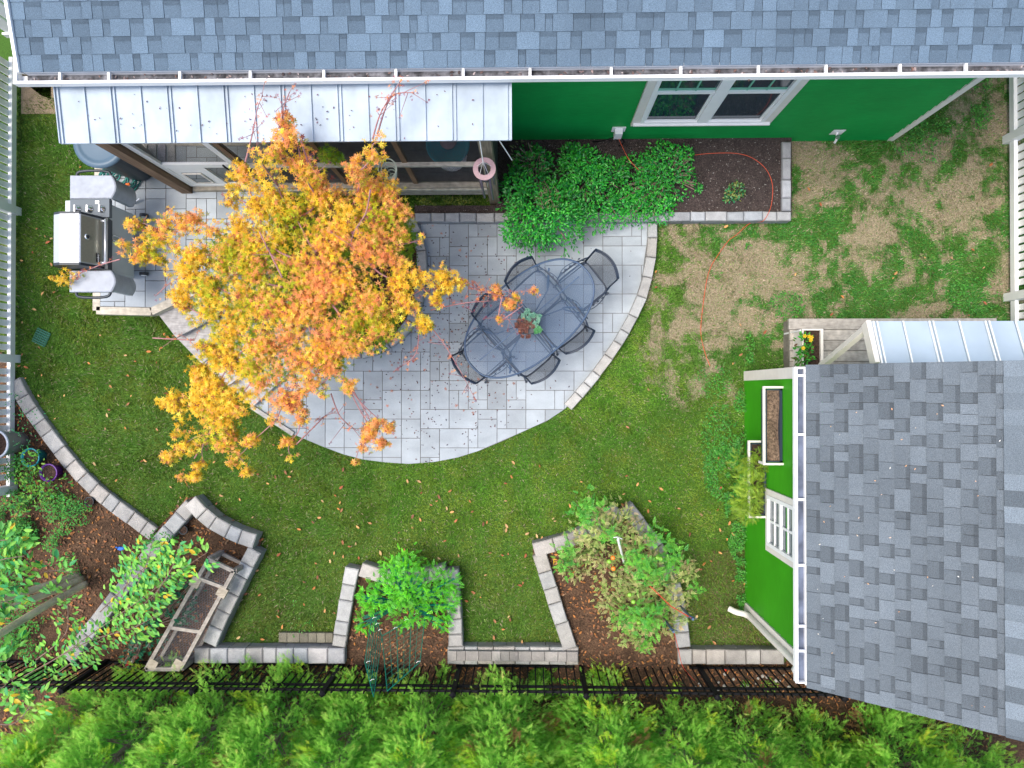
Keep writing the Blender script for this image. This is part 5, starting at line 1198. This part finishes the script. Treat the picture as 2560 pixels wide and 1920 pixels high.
tomato('tomato plant sprawling toward the black fence', [(1360, 1330, 48, .8, .5), (1400, 1340, 45, .8, .5), (1430, 1320, 42, .8, .5), (1370, 1375, 40, .6, .4), (1400, 1390, 26, .5, .3), (1330, 1300, 38, .8, .4), (1450, 1350, 34, .6, .4), (1475, 1330, 20, .6, .3)],
       [(1380, 1345, .85, GN)], [(1380, 1330, 32, .95, .2), (1400, 1350, 28, .95, .2), (1345, 1335, 20, .85, .2), (1425, 1320, 18, .9, .2), (1390, 1400, 16, .5, .2)])
stg = 'garden stakes among the tomatoes'
for (a, c, lab, mt) in (((1335, 1165, 1.15), (1348, 1215, .5), 'white plastic stake with ties standing among dry tomato leaves', 'white'), ((1455, 1365, 1.15), (1430, 1330, .3), 'dark stake with white ties near the fence end of the tomatoes', 'iron'), ((1497, 1338, 1.2), (1470, 1310, .3), 'dark stake where the red twine is tied', 'iron')):
    b = MB(); b.tube([D(*a), D(*c)], .016, 8); t0 = D(*a)
    b.tube([t0 + Vector((-.05, .01, -.05)), t0 + Vector((0, .02, -.04)), t0 + Vector((.06, -.01, -.06))], .006, 4); props(b.build('garden_stake', M[mt]), lab, 'stake', stg)
b = MB(); b.tube([D(1403, 1265, 1.02), D(1450, 1310, 1.1), D(1495, 1336, 1.15)], .0055, 4);  b.tube(spline([D(1456, 1366, 1.1), D(1465, 1400, .6), D(1475, 1440, .35), D(1500, 1470, .1)], 5), .004, 4)
props(b.build('red_twine', mat('red_twine', (.6, .07, .04), .7)), 'red twine stretched between the tomato stakes', 'twine')

# pansies, feathery plants
cl_ = shrub('pansy_plants', 'yellow flowering pansies filling the white box planter', 'flowers', [(1745, 735, 17, .78, .12), (1745, 760, 18, .8, .15), (1738, 775, 14, .78, .1)], TO, .055, [(.03, .26, .02), (.06, .34, .03), (.12, .06, .02)], 4500, m='leaf', stems=False, base=(3.72, .56))
cl_.location.z = cl_.location.z
b = MB()
for (x, y, z) in ((1753, 729, .82), (1748, 727, .81), (1738, 726, .8), (1751, 735, .82), (1735, 752, .8)):
    p = D(x, y, z)
    for k in range(5): a = k * 1.256; b.add([p, p + Vector((.022 * math.cos(a - .5), .022 * math.sin(a - .5), .006)), p + Vector((.03 * math.cos(a), .03 * math.sin(a), .004)), p + Vector((.022 * math.cos(a + .5), .022 * math.sin(a + .5), .006))], [(0, 1, 2, 3)], (.85, .55, .01))
fo = b.build('flowers', M['leaf'], cl_)
FE = [(.22, .36, .02), (.16, .30, .03), (.30, .42, .04)]
shrub('feathery_plant', 'feathery yellow-green plant trailing from the lower shed planter', 'plant', [(1638, 1010, 20, 1.08, .2), (1630, 1050, 26, 1.10, .25), (1628, 1085, 28, 1.12, .3), (1625, 1112, 22, 1.05, .3), (1612, 1100, 12, .9, .3), (1610, 1000, 14, 1.0, .3), (1640, 980, 10, 1.0, .1)], TS, .10, FE, 8000, m='leaf', stems=False, base=(2.9, -1.1), holes=.2)
# ground cover by shed and behind fence (stuff)
def groundcover(name, label, ell, n, size, cols, T=TO, z=(.03, .10)):
    cl = Cloud()
    for x, y, rx, ry, k in ell:
        m_n = int(n * k); a = RNG.random(m_n) * 6.283; r = np.sqrt(RNG.random(m_n)); c = D(x, y, .05)
        lx = c.x + r * np.cos(a) * rx / 153.6; ly = c.y + r * np.sin(a) * ry / 153.6; kk = fbm(lx, ly, 5, 2) > .42; lx, ly = lx[kk], ly[kk]; m_n = len(lx)
        X, Nn = rdir(m_n, .6); cl.add(*scatter(T[0], T[1], np.stack([lx, ly, RNG.uniform(z[0], z[1], m_n)], 1), frames(X, Nn), RNG.uniform(size * .6, size * 1.2, m_n), mixcol(cols, m_n, .18)))
    o = cl.build(name, M['leaf']); props(o, label, 'ground cover', kind='stuff')
groundcover('clover', 'bright clover and creeping weeds along the foot of the shed and in the lawn', [(1590, 1080, 24, 130, 1.0), (1560, 1020, 40, 60, .5), (1555, 950, 40, 80, .35), (1600, 900, 15, 60, .2), (1680, 850, 25, 40, .1), (2120, 220, 25, 60, .3), (2000, 300, 80, 50, .3), (1600, 1250, 10, 70, .25), (1540, 820, 40, 40, .1), (1700, 660, 40, 30, .15), (2100, 640, 60, 40, .25), (1590, 530, 30, 10, .1), (1270, 1180, 10, 8, .03), (700, 1480, 20, 10, .06), (650, 1330, 30, 50, .03), (200, 1150, 6, 5, .03), (1620, 780, 10, 60, .08)], 2600, .032, [(.06, .30, .03), (.10, .38, .04), (.03, .20, .03), (.10, .28, .05)])
groundcover('groundcover_behind_fence', 'yellow-green creeping plants growing behind the black fence', [(1230, 1455, 80, 20, 1), (1170, 1460, 30, 18, .4), (1640, 1480, 40, 20, .15), (1850, 1460, 60, 18, .3), (1180, 1500, 25, 12, .2), (1400, 1480, 8, 20, .08)], 1300, .035, [(.14, .34, .02), (.22, .42, .03), (.06, .24, .02)])
groundcover('weeds_under_porch', 'mossy weeds below the porch rail', [(960, 438, 80, 9, 1), (1080, 300, 1, 1, 0.01)], 500, .028, [(.12, .20, .03), (.07, .13, .02), (.25, .28, .04)], z=(.15, .19))
groundcover('weeds_in_corner_bed', 'low green weeds spreading through the leafy corner bed', [(30, 1150, 40, 60, .9), (95, 1150, 60, 40, .8), (20, 1250, 40, 60, .6), (60, 1320, 50, 50, .5), (30, 1400, 50, 50, .8), (110, 1430, 40, 30, .4), (60, 1110, 60, 60, .8), (120, 1090, 70, 30, .6), (50, 1180, 45, 40, .5), (190, 1120, 40, 40, .25), (60, 1430, 60, 60, .9), (150, 1210, 25, 20, .1), (60, 1010, 30, 30, .3), (170, 1240, 10, 20, .06), (360, 1160, 30, 20, .2)], 1500, .04, [(.03, .22, .03), (.05, .3, .04), (.10, .28, .03)], z=(.06, .35))

# --- corner plants
shrub('ivy_vine', 'small-leaved climbing ivy on the white fence above the pots', 'vine', [(20, 900, 14, .7, .5), (15, 930, 14, .8, .5), (25, 960, 10, .7, .4), (12, 985, 10, .6, .4), (14, 870, 10, .5, .3), (8, 850, 8, .4, .3)], TO, .03, [(.02, .20, .08), (.03, .26, .06)], 3500, holes=.4, m='leaf', stems=False)
shrub('pot_plant', 'yellow-green leafy plant leaning over the teal and purple pots', 'plant', [(45, 1003, 18, .55, .3), (60, 1055, 30, .5, .3), (95, 1060, 26, .45, .3), (40, 1030, 30, .5, .3), (45, 985, 16, .55, .2), (30, 1090, 30, .45, .3)], TO, .055, [(.14, .36, .03), (.08, .30, .03), (.20, .40, .04), (.03, .22, .06)], 2600, m='leaf', holes=.45, stems=False)
BL_ = [(.20, .52, .05), (.30, .60, .09), (.12, .42, .06), (.05, .34, .10)]
stem_tree = thing('multi_stem_tree', 'tree with mossy grey-green stems leaning out at the left edge', 'tree', P(208, 1445, .05))
b = MB(); bs = P(205, 1447, .05)
for dx, dy, tx, ty in ((0, 0, -.05, .0), (.05, -.07, .02, -.18), (-.05, .05, -.10, .12)):
    b.tube(spline([bs + Vector((dx, dy, 0)), bs + Vector((dx + tx * .3, dy + ty * .3, .8)), bs + Vector((dx + tx, dy + ty, 2.0)), bs + Vector((dx + tx * 2.5 - .1, dy + ty * 2, 3.2))], 5), [.055, .054, .052, .05, .05, .048, .048, .046, .046, .044, .044, .042, .04, .038, .034, .03], 9)
b.build('trunk', M['greybark'], stem_tree, True)
cl = Cloud()
def big_leaves(cl, st, pts, n, size, cols, spread=.10):
    q = spline([P(*p) for p in pts], 8); st.tube(q, [max(.0025, .008 - .0002 * k) for k in range(len(q))], 5)
    pos = []; dirs = []
    for k in range(n):
        i = rnd.randrange(2, len(q)); p = q[i]; d = (q[i] - q[i - 1]).normalized(); s_ = rnd.choice((-1, 1)); side = d.cross(Vector((0, 0, 1))).normalized() * s_
        pos.append(tuple(p + side * rnd.uniform(0, spread) + Vector((0, 0, rnd.uniform(-.05, .05))))); dirs.append(tuple(d * rnd.uniform(-.2, 1.1) + side + Vector((rnd.gauss(0, .3), rnd.gauss(0, .3), rnd.uniform(-.3, .2)))))
    pos = np.array(pos); dirs = np.array(dirs); m_n = len(pos); _, Nn = rdir(m_n, .6)
    cc_ = mixcol(cols, m_n, .15); ye = RNG.random(m_n) < .05; cc_ = np.where(ye[:, None], np.array([.70, .46, .03]), cc_)
    cl.add(*scatter(TO[0], TO[1], pos, frames(dirs, Nn), RNG.uniform(size * .7, size * 1.2, m_n), cc_))
st = MB()
for pts in (((-60, 1420, 2.0), (0, 1400, 1.9), (60, 1390, 1.8)), ((-60, 1480, 2.0), (20, 1440, 1.8), (80, 1400, 1.6)), ((-60, 1560, 1.9), (30, 1480, 1.7), (110, 1430, 1.5), (180, 1430, 1.4)), ((-60, 1520, 1.9), (0, 1500, 1.8), (40, 1520, 1.7)), ((-60, 1360, 1.9), (20, 1350, 1.8), (50, 1370, 1.7)),
            ((-60, 1700, 2.2), (0, 1720, 2.1), (30, 1700, 2.0), (40, 1760, 2.0)), ((-60, 1800, 2.2), (30, 1810, 2.1), (80, 1760, 2.0), (95, 1740, 1.9)), ((-40, 1650, 2.2), (20, 1650, 2.1), (30, 1600, 1.9))):
    big_leaves(cl, st, pts, 60, .10, BL_, .18); q0 = P(*pts[0]); tt_ = bs + Vector((-.225, .0, 3.1)); st.tube([tt_, tt_.lerp(q0, .5) + Vector((0, 0, .1)), q0], [.02, .016, .012], 5)
cl.build('crown', M['leaf'], stem_tree); st.build('branches', M['bark'], stem_tree)
cl = Cloud(); st = MB(); bsh = thing('broadleaf_shrub', 'arching shrub with broad light green and yellow leaves across the left bed', 'shrub', P(280, 1560, .05))
for pts, n in ((((60, 1690, .4), (150, 1640, .9), (250, 1570, 1.2), (350, 1500, 1.35), (430, 1440, 1.4), (520, 1380, 1.4)), 120), (((120, 1700, .3), (200, 1640, .8), (300, 1560, 1.0), (390, 1480, 1.2), (440, 1400, 1.2)), 110), (((300, 1560, .9), (340, 1470, 1.1), (370, 1400, 1.2), (380, 1360, 1.2)), 80),
               (((330, 1600, .8), (360, 1520, 1.0), (400, 1450, 1.1), (450, 1410, 1.2)), 80), (((150, 1640, .9), (230, 1600, 1.1), (330, 1570, 1.2), (390, 1540, 1.2)), 70), (((380, 1500, 1.1), (430, 1420, 1.3), (450, 1360, 1.3)), 60), (((90, 1650, .6), (160, 1590, .9), (170, 1530, 1.0), (160, 1470, 1.1)), 40), (((300, 1500, 1.), (330, 1430, 1.1), (350, 1390, 1.1)), 50), (((250, 1530, 1.0), (320, 1460, 1.1), (360, 1420, 1.2)), 50)):
    big_leaves(cl, st, pts, int(n * 1.5), .085, BL_, .19)
cl.build('foliage', M['leaf'], bsh); st.build('stems', M['bark'], bsh)
shrub('dark_shrub', 'dark blue-green shrub behind the chicken wire frame', 'shrub', [(345, 1310, 30, .6, .4), (370, 1340, 28, .55, .4), (320, 1370, 30, .5, .4), (300, 1400, 26, .45, .3), (355, 1280, 24, .6, .4), (275, 1420, 20, .4, .3), (270, 1440, 14, .35, .2), (390, 1300, 20, .5, .3), (395, 1260, 16, .5, .3)], TO, .075, [(.015, .12, .06), (.02, .16, .05), (.01, .09, .05)], 2500, holes=.4)

# --- hedge of arborvitae
def arbor(seed, hgt, R, ncl):
    g_ = np.random.default_rng(seed); cl = Cloud(); st = MB(); st.tube([(0, 0, 0), (0, 0, hgt * .9)], [.05, .012], 7)
    for k in range(ncl):
        z = hgt * (.06 + .9 * g_.random() ** 1.25); rz = R * (1 - z / hgt) ** .75 * g_.uniform(.72, 1.12) + .05; a = g_.random() * 6.283
        o_ = np.array([math.cos(a), math.sin(a), 0]); ns = 64; t = g_.random(ns) ** .6; reach = rz
        base = np.array([0, 0, z - .12]) + o_ * (reach * (.25 + .70 * t))[:, None] + np.array([0, 0, 1]) * (t * .30)[:, None] + g_.normal(size=(ns, 3)) * .045
        d = o_ * .9 + np.array([0, 0, .62]) + g_.normal(size=(ns, 3)) * .50
        up = np.array([0, 0, 1.0]) - o_ * .2 + g_.normal(size=(ns, 3)) * .35
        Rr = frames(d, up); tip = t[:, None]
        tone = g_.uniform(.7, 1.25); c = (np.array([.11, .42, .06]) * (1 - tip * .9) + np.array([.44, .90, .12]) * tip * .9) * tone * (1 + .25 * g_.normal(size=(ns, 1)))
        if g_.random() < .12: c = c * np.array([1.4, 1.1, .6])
        if g_.random() < .03: c = c * 0 + np.array([.30, .16, .07])
        cl.add(*scatter(TS[0], TS[1], base, Rr, g_.uniform(.06, .125, ns), np.clip(c, .004, .8)))
        if k % 4 == 0: st.tube([(0, 0, max(.05, z - .25)), tuple(o_ * rz * .7 + np.array([0, 0, z]))], [.012, .005], 4)
    return cl, st
hgrp = 'arborvitae trees in the hedge behind the black fence'
def htree(X, Y, seed, hgt, R, label, n=230):
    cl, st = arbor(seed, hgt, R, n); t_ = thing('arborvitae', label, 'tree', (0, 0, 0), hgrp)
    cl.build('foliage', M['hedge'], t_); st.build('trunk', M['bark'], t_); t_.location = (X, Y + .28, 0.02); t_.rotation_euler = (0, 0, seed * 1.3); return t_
h1 = htree(-6.05, -5.0, 1, 2.5, .80, 'leftmost arborvitae of the hedge, at the lower left corner')
h2 = htree(-5.05, -4.78, 2, 2.8, .84, 'arborvitae behind the left end of the chicken wire frame')
h3 = htree(-4.1, -4.72, 3, 2.9, .82, 'second arborvitae right of the chicken wire frame, below the white-grey wall')
h4 = htree(1.05, -4.82, 4, 2.6, .80, 'arborvitae below the tomato bed, left one of two', 230)
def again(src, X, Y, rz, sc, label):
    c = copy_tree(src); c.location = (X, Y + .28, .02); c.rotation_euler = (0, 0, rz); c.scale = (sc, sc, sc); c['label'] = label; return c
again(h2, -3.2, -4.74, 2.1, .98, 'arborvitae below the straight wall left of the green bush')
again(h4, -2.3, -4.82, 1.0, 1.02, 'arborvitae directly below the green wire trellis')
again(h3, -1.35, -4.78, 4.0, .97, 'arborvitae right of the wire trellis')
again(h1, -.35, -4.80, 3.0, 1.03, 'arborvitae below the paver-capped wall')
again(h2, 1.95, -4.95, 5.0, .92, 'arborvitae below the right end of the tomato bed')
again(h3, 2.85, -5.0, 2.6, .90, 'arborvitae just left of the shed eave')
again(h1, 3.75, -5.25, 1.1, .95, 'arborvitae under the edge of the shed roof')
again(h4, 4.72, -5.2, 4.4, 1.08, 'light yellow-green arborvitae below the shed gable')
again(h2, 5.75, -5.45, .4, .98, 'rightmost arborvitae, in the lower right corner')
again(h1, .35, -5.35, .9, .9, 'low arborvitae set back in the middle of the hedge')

# ============================================================ LITTER
def litter(name, label, n, region, size, cols, z, T=TON, tilt=.35):
    x = RNG.uniform(-7.5, 6.5, n * 60); y = RNG.uniform(-6.5, 4.2, n * 60); k = region(x, y); x = x[k][:n]; y = y[k][:n]; m_n = len(x); X, Nn = rdir(m_n, tilt)
    zz = z(x, y) if callable(z) else np.full(m_n, z); V, Fc, C = scatter(T[0], T[1], np.stack([x, y, zz], 1), frames(X, Nn), RNG.uniform(size * .6, size * 1.3, m_n), mixcol(cols, m_n, .2))
    props(mkmesh(name, V, Fc, C, M['litter']), label, 'fallen leaves', kind='stuff')
AU = [(.42, .17, .05), (.50, .26, .10), (.30, .09, .04), (.46, .32, .15), (.22, .09, .05)]
litter('fallen_leaves', 'dry orange and tan leaves scattered over the lawn', 300, lambda x, y: ~in_any(x, y, nograss) & (y < 3.2) & (RNG.random(len(x)) < np.clip(.15 + .5 * (x < 0) + .4 * (y < -1.2), 0, 1)), .06, AU, .045, TO)
bd = [bed_left, bed_mid, bed_tom]
def bz(x, y): return np.where(pip(x, y, bed_left), .065, .135)
litter('leaf_litter', 'brown and orange leaf litter on the mulch beds', 4200, lambda x, y: in_any(x, y, bd), .048, [(.26, .10, .035), (.16, .07, .04), (.40, .16, .04), (.10, .05, .03), (.24, .14, .08), (.20, .10, .05)], bz, TO)
litter('leaf_litter_behind_fence', 'brown leaf litter on the ground behind the black fence', 5200, lambda x, y: pip(x, y, bottom) & (y > -5.0), .055, [(.34, .14, .05), (.20, .09, .05), (.45, .2, .06), (.12, .06, .04)], .035)
litter('mulch_chips', 'pale chips and crumbs on the dark house bed mulch', 2600, lambda x, y: pip(x, y, bed_house), .022, [(.12, .09, .08), (.2, .16, .14), (.05, .04, .04), (.03, .03, .03), (.4, .38, .36)], .147)
def patreg(x, y):
    c = P(1110, 800); w_ = np.exp(-(((x - c.x) / 1.0) ** 2 + ((y - c.y + .1) / 1.4) ** 2)); return pip(x, y, patio_poly) & ~pip(x, y, ring_bed) & (RNG.random(len(x)) < w_ + .03)
litter('patio_debris', 'dark dried seeds and petals strewn over the patio beside the table', 620, patreg, .026, [(.07, .03, .05), (.04, .025, .04), (.16, .05, .05), (.10, .04, .03)], .052, TO)
litter('patio_leaves', 'a few red-brown maple leaves lying on the patio', 70, patreg, .055, [(.40, .14, .08), (.5, .2, .12)], .053, TM)
b = MB(); rnd = random.Random(3)
for k in range(26):
    p = D(rnd.uniform(1500, 1720), rnd.uniform(1455, 1490) , .04); r = rnd.uniform(.012, .028); b.lathe(p, [(.001, -r * .5), (r, 0), (r * .6, r * .5), (.001, r * .6)], 7, (.45, .42, .38))
props(b.build('pebbles', M['stone']), 'pale pebbles strewn behind the fence below the tomato bed', 'pebbles', kind='stuff')
for (px_, py_, lab) in ((1812, 1674, 'red-orange fallen tomato lying behind the fence near the shed'),):
    p = P(px_, py_, .05); b = MB(); b.lathe(p, [(.001, -.028), (.022, -.02), (.032, 0), (.022, .02), (.001, .026)], 12, RD); props(b.build('fallen_tomato', M['tomato'], smooth=True), lab, 'tomato')

def rooflit(name, label, n, fx, size, cols):
    pts = np.array([fx() for _ in range(n)]); X, Nn = rdir(n, .3); V, Fc, C = scatter(TO[0], TO[1], pts, frames(X, Nn), RNG.uniform(size * .5, size * 1.3, n), mixcol(cols, n, .2))
    props(mkmesh(name, V, Fc, C, M['litter']), label, 'fallen leaves', kind='stuff')
def _pr():
    y = rnd.uniform(2.47, 2.9); return (min(-.3, max(-4.6, rnd.gauss(-2.6, 1.0))), y, 3.05 + (y - 2.45) * .183 + .012)
rooflit('seeds_on_porch_roof', 'dark maple seeds and crumbs dotted over the white porch roof', 70, _pr, .022, [(.08, .04, .08), (.18, .06, .08), (.05, .04, .05)])
def _sr():
    t = rnd.random(); return (ex + (RXx - ex) * t, rnd.uniform(-2.9, .2), ez + (RZ - ez) * t + .018)
rooflit('crumbs_on_shed_roof', 'tiny tan leaf crumbs on the shed shingles', 40, _sr, .022, [(.5, .34, .2), (.6, .3, .15), (.6, .6, .55)])
def _gr():
    return (rnd.uniform(-4.8, 5.0), EY + rnd.uniform(.01, .08), EZ - .05)
rooflit('leaves_in_gutter', 'brown leaf bits lying in the house gutter', 160, _gr, .04, [(.2, .12, .1), (.1, .07, .07), (.35, .3, .3)])
